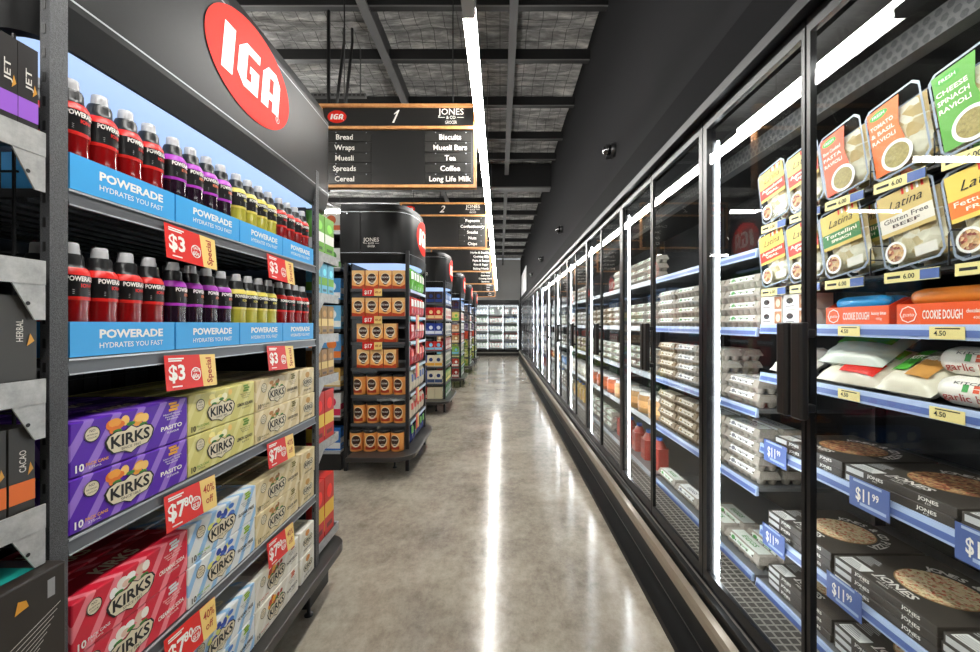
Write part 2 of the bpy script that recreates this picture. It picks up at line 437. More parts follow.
def jones(b, F, cx, cy, w, mt=None):
    mt = mt or WLET; h = w * .24
    b.text(F, 'JONES', cx, cy + h * .9, h, mt, w, 2, .004)
    b.text(F, '& CO', cx, cy - h * .05, h * .5, mt, w * .36, 2, .01)
    b.arect(F, cx - w * .5, cx - w * .24, cy - h * .1, cy - h * .02, mt, 2)
    b.arect(F, cx + w * .24, cx + w * .5, cy - h * .1, cy - h * .02, mt, 2)
    b.text(F, 'GROCER', cx, cy - h * .85, h * .5, mt, w * .46, 2)

# ---------------------------------------------------------------- aisle signs
SIGNS = [('1', ['Bread', 'Wraps', 'Muesli', 'Spreads', 'Cereal'], ['Biscuits', 'Muesli Bars', 'Tea', 'Coffee', 'Long Life Milk']),
         ('2', [], ['Popcorn', 'Confectionery', 'Snacks', 'Nuts', 'Chips']),
         ('3', [], ['Herbs & Stockings', 'Cooking Oils', 'Pasta & Sauces', 'Rice & Sugar', 'Baking Needs']),
         ('4', [], ['Soft Drinks', 'Pet Foods', 'Stationery', 'Greeting Cards', 'Batteries']),
         ('5', [], ['Laundry', 'Cleaning', 'Tissues', 'Foils', 'Bags']), ('6', [], ['Health', 'Beauty', 'Baby', 'Hair', 'Dental'])]
SBOARD = mat(30, 29, 28, .3); PLATE = mat(48, 47, 45, .22)
for k, (num, lt, rt) in enumerate(SIGNS):
    y = 3.3 + 2.66 * k; x1 = -.205; W = 1.27; H = .685; z0 = 2.62
    r = empty('aisle_sign', (x1 - W / 2, y, z0))
    b = MB(); b.box(-W / 2, W / 2, 0, .03, 0, H, SBOARD)
    F = FR(0)
    if k == 0: b.art(F, [(-.05, H - .145), (-.033, H - .145), (.012, H - .04), (.0, H - .04), (-.035, H - .07), (-.033, H - .077), (-.012, H - .066)], WLET, 2, [(0, 1, 2, 3, 6), (3, 4, 5, 6)])
    else: b.text(F, num, -.02, H - .092, .1, WLET, None, 2, .01, .35)
    jones(b, F, W / 2 - .2, H - .098, .21)
    iga(b, F, -W / 2 + .13, H - .095, .078, .052)
    b.build('sign_board', r)
    b = MB()
    for z in (0, H - .205, H - .022): b.box(-W / 2, W / 2, -.022, .036, z, z + .024, WOOD)
    for x in (-W / 2 - .012, W / 2 - .012): b.box(x, x + .024, -.021, .035, .001, H + .001, WOOD)
    b.build('timber_frame', r)
    hh = (H - .205 - .05) / 5
    for side, lst in ((-1, lt), (1, rt)):
        for q in range(5):
            if not lst: continue
            zz = H - .205 - .018 - hh * (q + 1)
            cx = side * (W / 2 - .225)
            b = MB(); b.box(cx - .19, cx + .19, -.008, -.0005, zz + .006, zz + hh - .003, PLATE)
            b.text(FR(-.008), lst[q], cx - (.03 if side < 0 else -.02), zz + hh / 2, .042, WLET, None, 2, .015)
            for sx in (-.1, .15): b.aell(FR(-.008), cx + sx, zz + hh - .006, .005, .005, RAILC, 2, 8)
            b.build('category_plate', r)
    for x in (-.45, .45): MB().tube([(x, .015, H), (x, .015, 4.715 - z0)], .005, STEEL, 6).build('hanging_wire', r)
    tag(r, 'black hanging aisle sign with timber frame numbered %s' % num, 'aisle sign', 'hanging aisle signs')

# ---------------------------------------------------------------- products
def b_bottle(liq, acc, key):
    def fn():
        r = empty('sports_drink_bottle')
        lm = mat(*liq, 0.12, 0, 0.6, None, None, 0.6); am = mat(*acc, .35)
        b = MB(); b.lathe([(.026, 0), (.0315, .004), (.0325, .03), (.0295, .055), (.0325, .078), (.0315, .098), (.0325, .12), (.0318, .14), (.032, .175), (.027, .192), (.0225, .2), (.0175, .205), (.0175, .212)], lm, 20)
        b.build('bottle_body', r)
        b = MB(); b.lathe([(.0330, .122), (.0334, .123), (.0334, .130)], am, 20, caps=False)
        b.lathe([(.0334, .130), (.0328, .150), (.0336, .178)], mat(20, 19, 20, .3), 20, caps=False)
        b.lathe([(.0336, .178), (.0325, .186), (.0275, .195)], am, 20, caps=False)
        for a in (0.0, 2.6):
            F = CYL(.0342, 0, a)
            b.text(F, 'POWERADE', 0, .170, .0105, WLET, .056, 1, .035)
            b.text(F, 'ION4', .008, .155, .008, am if liq[0] > 90 else mat(240, 130, 90, .4), .024, 1, .03)
            for q in range(3): b.arect(F, -.018, .02, .136 + q * .004, .1372 + q * .004, mat(150, 148, 148, .5), 1)
        b.build('label_sleeve', r)
        b = MB(); b.lathe([(.0275, .194), (.024, .2), (.0235, .203), (.0228, .205), (.0228, .219), (.0205, .226)], mat(30, 30, 31, .3), 20)
        b.build('collar', r)
        b = MB(); b.lathe([(.0165, .226), (.0158, .24), (.015, .25), (.0135, .2515)], mat(186, 186, 188, .3), 20)
        b.build('sipper_cap', r)
        return r
    return fn
BOT = {'r': b_bottle((128, 12, 14), (220, 34, 28), 'r'), 'p': b_bottle((34, 18, 32), (176, 56, 190), 'p'),
       'y': b_bottle((176, 168, 62), (222, 206, 92), 'y')}
BNAME = {'r': 'red', 'p': 'dark purple', 'y': 'yellow', 'q': 'red'}

def crest(b, F, cx, cy, w, back, rot=0.0):
    h = w * .52
    pts = [(-.5, .12), (-.44, .30), (-.30, .40), (-.12, .36), (0, .5), (.12, .36), (.30, .40), (.44, .30), (.5, .12), (.46, -.12), (.36, -.34), (.14, -.38), (0, -.52), (-.14, -.38), (-.36, -.34), (-.46, -.12)]
    for sc, mt, l in ((1.08, INK, 3), (1.0, CREAM, 4)):
        b.art(F, [(cx + p[0] * w * sc, cy + p[1] * h * sc * (1.0 if l == 4 else 1.03)) for p in pts][::-1][::-1] if False else [(cx + p[0] * w * sc, cy + p[1] * h * sc) for p in reversed(pts)], mt, l)
    b.text(F, 'KIRKS', cx, cy + h * .05, h * .42, INK, w * .84, 5, .028)
    b.text(F, 'SINCE 1865', cx, cy - h * .28, h * .1, INK, w * .42, 5)
def b_drinks(base, line, fruit, flav, fcol, w=.327):
    def fn():
        r = empty('soft_drink_carton')
        sm = stripes(base, line, 15 if w > .2 else 15, .34)
        b = MB(); b.box(-w / 2, w / 2, -.061, .061, 0, .122, sm); b.build('carton', r, .004)
        b = MB(); F = FR(-.0612)
        dark = sum(base) < 480; tm = WLET if dark else mat(70, 64, 50, .5)
        if w > .2:
            cs = [mat(*c, .5) for c in fruit]
            rnd = random.Random(len(flav))
            for q in range(9):
                b.aell(F, -.035 + rnd.uniform(-.035, .06), .092 + rnd.uniform(-.016, .014), rnd.uniform(.009, .018), rnd.uniform(.008, .014), cs[q % len(cs)], 1 + q * .15, 12)
            for q in range(3): b.aell(F, -.055 + .035 * q, .078 + .01 * (q % 2), .012, .005, mat(60, 130, 50, .5) if base[2] < 215 or dark else mat(60, 90, 190, .5), 2.6, 10)
            crest(b, F, -.02, .05, .125, base)
            b.aell(F, -.115, .087, .018, .018, CREAM, 2); b.ring(F, -.115, .087, .018, .018, .002, INK, 3)
            b.text(F, 'NO', -.115, .095, .006, INK, None, 3); b.text(F, 'ARTIFICIAL', -.115, .086, .0035, INK, .026, 3); b.text(F, 'COLOURS', -.115, .079, .0035, INK, .022, 3)
            b.text(F, flav, .105, .048, .011, tm, min(.088, .012 * len(flav)), 2, .03)
            b.text(F, 'FLAVOUR', .11, .034, .005, tm, .04, 2, .01)
            gm = mat(*fcol, .5)
            b.arect(F, .095, .125, .092, .099, gm, 2); b.arect(F, .1, .13, .101, .108, gm, 2); b.arect(F, .095, .122, .110, .116, gm, 2)
            for q in range(3): b.text(F, ['Natural Flavours', 'Naturally Good', 'Refreshment'][q], .108, .085 - q * .007, .0045, tm, .062 - q * .012, 2)
            b.text(F, '10', -.142, .018, .016, tm, .019, 2, .03); b.text(F, 'PACK CANS', -.103, .021, .007, gm, .052, 2, .02); b.text(F, '375mL', -.108, .012, .005, tm, .03, 2)
        else:
            crest(b, F, 0, .058, .085, base)
            b.aell(F, 0, .094, .02, .014, mat(*fruit[0], .5), 1); b.text(F, flav, 0, .022, .008, tm, .075, 2, .02)
        b.build('printed_front', r)
        b = MB()
        b.arect(TOPF(.1222), -w / 2 + .03, w / 2 - .03, -.03, .03, mat(*shade(base, .8), .5), 1)
        b.text(TOPF(.1222), 'KIRKS', 0, 0, .036, CREAM, .11 if w > .2 else .07, 3, .03)
        b.build('top_print', r)
        return r
    return fn
BOXES = {
 'purple': (b_drinks((84, 22, 168), (150, 112, 206), [(240, 160, 60), (232, 120, 40), (250, 200, 110)], 'PASITO', (240, 170, 60)), 'purple striped'),
 'yellow': (b_drinks((212, 202, 118), (222, 214, 140), [(250, 236, 150), (240, 200, 110), (246, 240, 200)], 'LEMON SQUASH', (110, 150, 50)), 'yellow green'),
 'cream': (b_drinks((218, 198, 150), (230, 214, 176), [(190, 130, 70), (232, 216, 180), (160, 110, 60)], 'GINGER BEER', (120, 110, 50)), 'tan'),
 'creame': (b_drinks((218, 198, 150), (230, 214, 176), [(200, 150, 80)], 'GINGER BEER', (120, 110, 50), .14), 'narrow tan'),
 'red': (b_drinks((214, 30, 56), (242, 130, 140), [(244, 236, 224), (250, 246, 240), (230, 190, 170)], 'CREAMING SODA', (230, 230, 230)), 'red striped'),
 'blue': (b_drinks((226, 228, 226), (150, 192, 228), [(70, 120, 200), (226, 226, 120), (40, 70, 160)], 'SUGAR FREE', (150, 190, 40)), 'blue striped'),
 'white': (b_drinks((228, 222, 206), (238, 234, 222), [(190, 70, 40), (240, 170, 60), (170, 60, 40)], 'PORTELLO', (200, 90, 50)), 'cream white'),
 'whitee': (b_drinks((228, 222, 206), (238, 234, 222), [(220, 150, 80)], 'PORTELLO', (120, 110, 50), .14), 'narrow cream white')}

def tray_fn():
    b = MB(); w = .278
    o = MB()
    lt = mat(62, 160, 226, .35); 
    b.box(-w / 2, w / 2, -.073, -.070, 0, .078, BLUE); b.box(-w / 2, w / 2, .073, .076, 0, .078, lt)
    b.box(-w / 2, -w / 2 + .003, -.070, .073, 0, .078, lt); b.box(w / 2 - .003, w / 2, -.070, .073, 0, .078, lt)
    b.box(-w / 2 + .003, w / 2 - .003, -.07, .073, 0, .003, BLUE)
    F = FR(-.0732)
    b.text(F, 'POWERADE', .012, .050, .019, WHITE, .175, 1, .035)
    b.text(F, 'HYDRATES YOU FAST', .012, .023, .0125, WHITE, .175, 1, .008)
    return b.build('display_tray')

def b_jar_box():
    r = empty('coffee_pack')
    b = MB(); b.box(-.065, .065, -.04, .04, 0, .178, mat(222, 130, 60, .4)); b.build('carton', r, .003)
    b = MB(); F = FR(-.0402)
    b.arect(F, -.064, .064, .002, .176, mat(246, 176, 100, .4), 1)
    b.arect(F, -.064, .064, .135, .176, mat(244, 196, 130, .4), 1.5); b.aell(F, 0, .1, .050, .052, mat(250, 226, 186, .4), 2); b.aell(F, 0, .106, .042, .040, mat(66, 34, 18, .4), 3)
    b.aell(F, .004, .062, .024, .014, mat(244, 236, 220, .4), 5); b.aell(F, .004, .066, .019, .007, mat(60, 30, 16, .4), 6)
    b.text(F, 'GOLD ROAST', 0, .11, .015, WLET, .078, 5, .02); b.aell(F, 0, .055, .022, .016, mat(30, 16, 10, .4), 4)
    b.art(F, [(-.064, .002), (.064, .002), (.064, .045), (.02, .022), (-.064, .034)], mat(196, 66, 28, .4), 2)
    b.build('printed_front', r); return r
def b_tin():
    r = empty('coffee_tin')
    b = MB(); b.lathe([(.064, 0), (.066, .004), (.066, .165), (.064, .17)], mat(240, 164, 84, .3), 24)
    F = CYL(.0664)
    b.art(F, [(-.05 + .1 * t / 8, .02 + (.0)) for t in range(9)] + [(.05 - .1 * t / 8, .05) for t in range(9)], mat(176, 52, 24, .35), 1, [(i, i + 1, 16 - i, 17 - i) for i in range(8)])
    def cyl_ell(cx, cy, rx, ry, mt, l, n=14):
        P = []
        for i in range(n + 1):
            u = -math.cos(PI * i / n); hh = ry * math.sqrt(max(0, 1 - u * u)); P += [(cx + rx * u, cy - hh), (cx + rx * u, cy + hh)]
        b.art(F, P, mt, l, [(2 * i, 2 * i + 2, 2 * i + 3, 2 * i + 1) for i in range(n)])
    cyl_ell(0, .098, .052, .058, mat(250, 222, 176, .35), 2); cyl_ell(0, .104, .043, .044, mat(62, 32, 18, .35), 3)
    cyl_ell(.004, .058, .024, .014, mat(246, 238, 222, .4), 4); cyl_ell(.004, .062, .018, .006, mat(70, 36, 18, .4), 5)
    b.text(F, 'GOLD ROAST', 0, .108, .012, WLET, .066, 5, .02)
    b.build('tin_body', r)
    b = MB(); b.lathe([(.065, .17), (.067, .172), (.067, .188), (.062, .192)], mat(24, 22, 22, .3), 24); b.build('lid', r)
    return r
def b_box(w, d, h, base, band=None, dot=None, txt=None, tcol=None, name='carton_pack', dotr=None):
    def fn():
        b = MB(); b.box(-w / 2, w / 2, -d / 2, d / 2, 0, h, mat(*base, .4)); F = FR(-d / 2 - .0002)
        if band: b.arect(F, -w / 2 + .001, w / 2 - .001, h * .08, h * .34, mat(*band, .4), 1)
        if dot: b.aell(F, 0, h * .62, (dotr or min(w, h) * .26), (dotr or min(w, h) * .26), mat(*dot, .4), 2, 18)
        if w < .25 and d > .05:
            G = SIDEX(w / 2 + .0002)
            if band: b.arect(G, -d / 2 + .001, d / 2 - .001, h * .3, h * .55, mat(*band, .4), 1)
            b.aell(G, 0, h * .72, d * .28, h * .12, mat(*(shade(base, 1.3)), .4), 2, 14); b.arect(G, -d * .3, d * .3, h * .1, h * .18, mat(*(shade(base, .6)), .4), 1)
        if txt: b.text(F, txt, 0, h * .62 if not dot else h * .2, min(h * .16, w * .2), mat(*(tcol or (250, 250, 246)), .4), w * .76, 3, .02)
        return b.build(name)
    return fn
def b_bag(w, h, d, base, patch=None, patch2=None, txt=None, name='snack_bag'):
    def fn():
        r = empty(name)
        b = MB(); b.pillow(w, h, d, mat(*base, .25)); b.build('pouch', r)
        b = MB()
        def F(x, z, l):
            u = 2 * x / w; t = 2 * z / h - 1
            th = (max(0, 1 - abs(u) ** 3)) ** .6 * (max(0, 1 - abs(t) ** 4)) ** .6
            return (x, -d / 2 * th - l - .0012, z)
        def patchgrid(x0, x1, z0, z1, m_, l):
            N = 6; p = [(x0 + (x1 - x0) * i / N, z0 + (z1 - z0) * j / N) for j in range(N + 1) for i in range(N + 1)]
            b.art(F, p, m_, l, [(j * (N + 1) + i, j * (N + 1) + i + 1, (j + 1) * (N + 1) + i + 1, (j + 1) * (N + 1) + i) for j in range(N) for i in range(N)])
        if patch: patchgrid(-w * .36, w * .36, h * .5, h * .84, mat(*patch, .3), 2)
        if patch2: patchgrid(-w * .34, w * .34, h * .14, h * .46, mat(*patch2, .3), 2)
        if txt: b.text(F, txt, 0, h * .67, h * .09, WLET, w * .6, 6, .03)
        b.build('print', r)
        return r
    return fn
def b_can(rad, h, base, cap=(230, 230, 230), band=None, name='grocery_jar'):
    def fn():
        b = MB(); b.lathe([(rad * .96, 0), (rad, .004), (rad, h * .8), (rad * .8, h * .86)], mat(*base, .3), 14)
        b.lathe([(rad * .85, h * .86), (rad * .85, h)], mat(*cap, .3), 14)
        if band: b.lathe([(rad * 1.01, h * .25), (rad * 1.01, h * .6)], mat(*band, .4), 14, caps=False)
        return b.build(name)
    return fn
def b_milk(col=(244, 244, 240), cap=(60, 110, 200), lab=(120, 160, 210)):
    def fn():
        b = MB(); w = .055
        b.prism([(-w, -w * .7), (-w * .7, -w), (w * .7, -w), (w, -w * .7), (w, w * .7), (w * .7, w), (-w * .7, w), (-w, w * .7)], 0, .17, mat(*col, .3))
        b.lathe([(.052, .17), (.03, .215), (.02, .225)], mat(*col, .3), 10, caps=False)
        b.lathe([(.024, .225), (.024, .25)], mat(*cap, .3), 10)
        b.arect(FR(-w - .0003), -.022, .022, .05, .09, mat(*lab, .4), 1)
        return b.build('milk_bottle')
    return fn
PULP = speckle('moulded_pulp', [(0.3, (140, 131, 120)), (0.7, (184, 176, 165))], 160, .85, .3)
PULPB = speckle('brown_pulp', [(0.3, (124, 106, 84)), (0.7, (160, 141, 116))], 160, .85, .3)
def b_eggs(pulp, lab, acc):
    def fn():
        r = empty('egg_carton')
        b = MB()
        for i in range(6):
            for j in (-1, 1):
                b.lathe([(.013, 0), (.017, .004), (.0235, .032)], pulp, 10, cx=-.12 + i * .048, cy=j * .026)
        b.box(-.147, .147, -.053, .053, .028, .034, pulp); b.build('cup_tray', r)
        b = MB()
        lo = [(-.147, -.053), (.147, -.053), (.147, .053), (-.147, .053)]; hi = [(-.138, -.04), (.138, -.04), (.138, .04), (-.138, .04)]
        v = [(x, y, .034) for x, y in lo] + [(x, y, .064) for x, y in hi]
        b.add(v, [(4, 5, 6, 7), (0, 1, 5, 4), (1, 2, 6, 5), (2, 3, 7, 6), (3, 0, 4, 7)], pulp)
        for i in range(5):   # scallops on the lid edge
            b.box(-.1 + i * .048, -.092 + i * .048, -.051, -.047, .036, .05, mat(96, 88, 78, .9))
        b.build('lid', r)
        b = MB(); b.box(-.115, .115, -.032, .032, .064, .0648, mat(*lab, .5))
        def F(x, z, l): t = (z - .034) / .03; return (x, -.053 + .013 * t - .001 - l, z)
        b.art(F, [(-.1, .038), (.1, .038), (.1, .062), (-.1, .062)], mat(*lab, .5), 1)
        b.aell(F, -.07, .05, .016, .009, mat(*acc, .5), 3, 14); b.text(F, 'FREE RANGE', .015, .05, .009, mat(*acc, .5), .09, 3, .02)
        b.text(TOPF(.0648), 'EGGS', 0, 0, .026, mat(*acc, .5), .11, 1, .02)
        b.build('paper_label', r)
        return r
    return fn
PIZZA = speckle('pizza_topping', [(0.0, (244, 218, 172)), (0.4, (250, 230, 190)), (0.55, (224, 120, 84)), (0.66, (246, 220, 170)), (0.86, (196, 172, 120)), (0.95, (200, 96, 60))], 130, .5, .6, True)
PIZZA2 = speckle('pizza_topping_dark', [(0.0, (206, 166, 112)), (0.35, (176, 90, 62)), (0.5, (112, 84, 60)), (0.7, (216, 182, 132)), (0.88, (130, 54, 40))], 120, .5, .6, True)
def b_pizza(top):
    def fn():
        r = empty('pizza_box'); w = .172
        b = MB(); b.box(-w, w, -w, w, 0, .0285, mat(66, 60, 54, .5)); b.build('carton', r, .0012, 1)
        b = MB(); T = TOPF(.0287); F = FR(-w - .0002)
        cx, cy, R = .01, .008, .100
        b.aell(T, cx, cy, R + .004, R * .98 + .004, CARD, 1, 40)
        b.text(T, 'JONES', .0, -.117, .028, WLET, .125, 2, .03)
        b.text(T, '& CO', -.005, -.14, .010, WLET, .03, 2, .01)
        b.arect(T, -.06, -.025, -.141, -.139, WLET, 2); b.arect(T, .015, .05, -.141, -.139, WLET, 2)
        b.text(T, 'PIZZA', -.005, -.155, .008, WLET, .04, 2, .02)
        b.arctext(T, 'JONES & CO PIZZA', cx, cy, R + .026, .026, math.radians(150), math.radians(0), WLET, .035)
        
        b.arect(T, -.16, -.075, -.165, -.118, WHITE, 2)
        for q in range(4): b.arect(T, -.155, -.085 - .008 * q, -.16 + .009 * q, -.157 + .009 * q, mat(120, 120, 120, .5), 3)
        for q in range(6): b.arect(T, -.163, -.105 - .006 * (q % 3), -.1 + .009 * q, -.0965 + .009 * q, mat(200, 200, 200, .5), 2)
        for q in range(26): b.arect(T, -w + .004 + q * .0132, -w + .01 + q * .0132, w - .004, w - .0025, mat(150, 146, 140, .5), 2)
        for x in (-.06, .1):
            b.text(F, 'JONES', x, .018, .010, WLET, .055, 1, .02); b.text(F, '& CO', x, .008, .005, WLET, .016, 1, .01)
        b.arect(F, -.165, -.1, .006, .024, mat(200, 200, 200, .5), 1)
        b.build('lid_print', r)
        b = MB(); n = 40
        b.aell(TOPF(.0287), cx, cy, R, R * .98, top, 3, n); b.build('pizza_window', r)
        return r
    return fn
PASTA = speckle('filled_pasta', [(0.2, (206, 178, 120)), (0.5, (236, 220, 178)), (0.8, (246, 238, 212))], 34, .5, 1.0, True)
def b_pasta(card, head, l1, l2, tc, full=False, win=True):
    def fn():
        r = empty('fresh_pasta_pack'); w, h = .175, .245
        b = MB(); b.T = Matrix.Translation((0, .028, 0)); b.pillow(w * .86, h * .8, .05, PASTA, 12, 14, .35, h * .46, .004); b.build('pasta_filling', r)
        b = MB()
        c = .018; pts = [(-w / 2 + c, 0), (w / 2 - c, 0), (w / 2, c), (w / 2, h - c), (w / 2 - c, h), (-w / 2 + c, h), (-w / 2, h - c), (-w / 2, c)]
        b.prism(pts, -.003, 0, FILM, 'y')
        t = .006
        inn = [(p[0] * (1 - 2 * t / w), t + p[1] * (1 - 2 * t / h)) for p in pts]
        pm = mat(150, 160, 176, .2)
        b.add([(p[0], -.0034, p[1]) for p in pts] + [(p[0], -.0034, p[1]) for p in inn], [(i, (i + 1) % 8, 8 + (i + 1) % 8, 8 + i) for i in range(8)], pm)
        b.build('clear_tray', r)
        b = MB(); F = FR(-.0042)
        cm = mat(*card, .4); hm = mat(*head, .4); tm = mat(*tc, .4)
        if full:
            b.arect(F, -w / 2 + .01, w / 2 - .01, h * .42, h - .012, cm, 1)
            for q in range(5): b.arect(F, .0 + q * .014, .007 + q * .014, h - .03, h - .012, RED if q % 2 == 0 else WHITE, 2)
            b.text(F, 'Latina', .005, h * .79, .026, INK, .1, 3, 0, .4)
            b.arect(F, -w / 2 + .01, w / 2 - .01, h * .47, h * .66, hm, 2)
            b.text(F, l1, 0, h * .61, .014, tm, .13, 3, .01); b.text(F, l2, 0, h * .53, .01, tm, .08, 3, .02)
            b.aell(F, -.045, h * .2, .032, .034, WHITE, 2); b.aell(F, -.045, h * .2, .025, .027, PIZZA2, 3)
            b.arect(F, .01, .07, h * .08, h * .2, OFFW, 2)
        else:
            b.art(F, [(-w / 2 + .01, .014), (w * .12, .014), (w * .14, h * .4), (w * .08, h * .6), (w * .16, h - .012), (-w / 2 + .01, h - .012)], cm, 1)
            b.aell(F, -.04, h * .86, .03, .013, GREEN, 2); b.text(F, 'FRESH', -.04, h * .86, .01, WLET, .04, 3)
            for q, tt in enumerate((l1, l2, 'RAVIOLI')): b.text(F, tt, -.035, h * (.72 - q * .1), .013, tm, .075, 2, .015)
            b.aell(F, -.005, h * .22, .048, .046, WHITE, 3); b.aell(F, -.005, h * .22, .038, .036, speckle('herb_dish', [(0.2, (110, 96, 50)), (0.8, (186, 170, 104))], 120), 4)
        b.build('printed_card', r)
        return r
    return fn
def b_roll(L, rad, base, txt=None, tcol=(170, 50, 40), name='bread_loaf', extra=None):
    def fn():
        r = empty(name)
        b = MB(); b.T = Matrix.Translation((0, 0, rad)) @ Matrix.Rotation(PI / 2, 4, 'Y')
        b.lathe([(rad * .25, -L / 2), (rad * .8, -L / 2 + .012), (rad, -L / 2 + .035), (rad * 1.02, 0), (rad, L / 2 - .035), (rad * .8, L / 2 - .012), (rad * .25, L / 2)], mat(*base, .3), 20)
        b.build('wrapper', r)
        b = MB()
        F = lambda x, z, l: (x, -(rad * 1.02 + l) * math.cos(z / rad), rad + (rad * 1.02 + l) * math.sin(z / rad))
        if txt: b.text(F, txt, -.02, -rad * .35, rad * .5, mat(*tcol, .4), L * .6, 2, .01)
        if extra:
            for x, y, w, h, c in extra: b.arect(F, x - w / 2, x + w / 2, y - h / 2, y + h / 2, mat(*c, .4), 2)
            b.text(F, 'KITCHEN', -.02, rad * .62, rad * .2, mat(50, 50, 50, .5), L * .4, 2, .01)
        b.build('print', r)
        return r
    return fn
def b_dough(txt2, rollc):
    def fn():
        r = empty('display_carton'); w, d, h = .24, .16, .062
        om = mat(238, 92, 40, .4)
        b = MB(); b.box(-w / 2, w / 2, -d / 2, -d / 2 + .003, 0, h, om); b.box(-w / 2, w / 2, d / 2 - .003, d / 2, 0, h * 1.5, om)
        for x in (-w / 2, w / 2 - .003): b.prism([(-d / 2 + .003, 0), (d / 2 - .003, 0), (d / 2 - .003, h * 1.5), (-d / 2 + .05, h * 1.4), (-d / 2 + .003, h)], x, x + .003, mat(206, 60, 26, .4), 'x')
        b.box(-w / 2 + .003, w / 2 - .003, -d / 2 + .003, d / 2 - .003, 0, .003, om); b.build('tray', r)
        b = MB(); F = FR(-d / 2 - .0002)
        b.text(F, 'COOKIE DOUGH', .005, .03, .024, WLET, .1, 2, .02); b.text(F, txt2, .088, .038, .01, WLET, .05, 2, .02); b.text(F, '400g', .088, .02, .007, WLET, .02, 2)
        n = 8; b.ring(F, -.085, .031, .025, .025, .003, WLET, 2, 8); b.text(F, 'gusto', -.085, .031, .011, WLET, .034, 2, 0, .2)
        b.build('print', r)
        return r
    return fn

# ---------------------------------------------------------------- fixtures: promo tickets
def ticket(parent, face, u0, z1, w, h, price, kind, tiltd=-4):
    """promo ticket hanging on the shelf lip; face='x' (towards +x)"""
    b = MB(); t = math.radians(tiltd)
    X = face
    def P(u, v, l): 
        uu = u * math.cos(t) - v * math.sin(t); vv = u * math.sin(t) + v * math.cos(t)
        return (X + .002 + l - v * .12, u0 + uu, z1 + vv)
    b.add([P(0, 0, 0), P(w, 0, 0), P(w, -h, 0), P(0, -h, 0), P(0, 0, -.001), P(w, 0, -.001), P(w, -h, -.001), P(0, -h, -.001)], [(0, 3, 2, 1), (4, 5, 6, 7), (0, 1, 5, 4), (2, 3, 7, 6), (1, 2, 6, 5), (3, 0, 4, 7)], RED)
    b.art(P, [(w * .7, -h), (w, -h), (w, 0), (w * .66, 0)], YEL, 1)
    ym = mat(170, 30, 20, .4)
    b.text(P, '$' + price[0], w * .2, -h * .5, h * .42, WLET, None, 2, .03)
    if len(price) > 1: b.text(P, price[1:], w * .42, -h * .4, h * .24, WLET, None, 2, .03)
    b.text(P, 'SAVE', w * .58, -h * .48, h * .09, WLET, None, 2, .02)
    b.ring(P, w * .56, -h * .58, h * .2, h * .2, h * .03, WLET, 2, 18); b.text(P, '60c' if kind == 's' else '$5.20', w * .56, -h * .64, h * .13, WLET, h * .26, 2, .03)
    b.arect(P, w * .06, w * .34, -h * .12, -h * .08, WLET, 2); b.arect(P, w * .06, w * .3, -h * .18, -h * .14, WLET, 2)
    b.arect(P, w * .1, w * .28, -h * .92, -h * .88, WLET, 2)
    if kind == 's': b.text(P, 'Special', w * .84, -h * .5, w * .11, ym, h * .8, 2, .02, 0, PI / 2)
    else:
        b.text(P, '40%', w * .845, -h * .32, h * .24, ym, w * .24, 2, .01); b.text(P, 'off', w * .845, -h * .66, h * .22, ym, w * .16, 2, .01)
    o = b.build('promo_ticket', parent); o['label'] = 'red and yellow promo ticket'
    return o

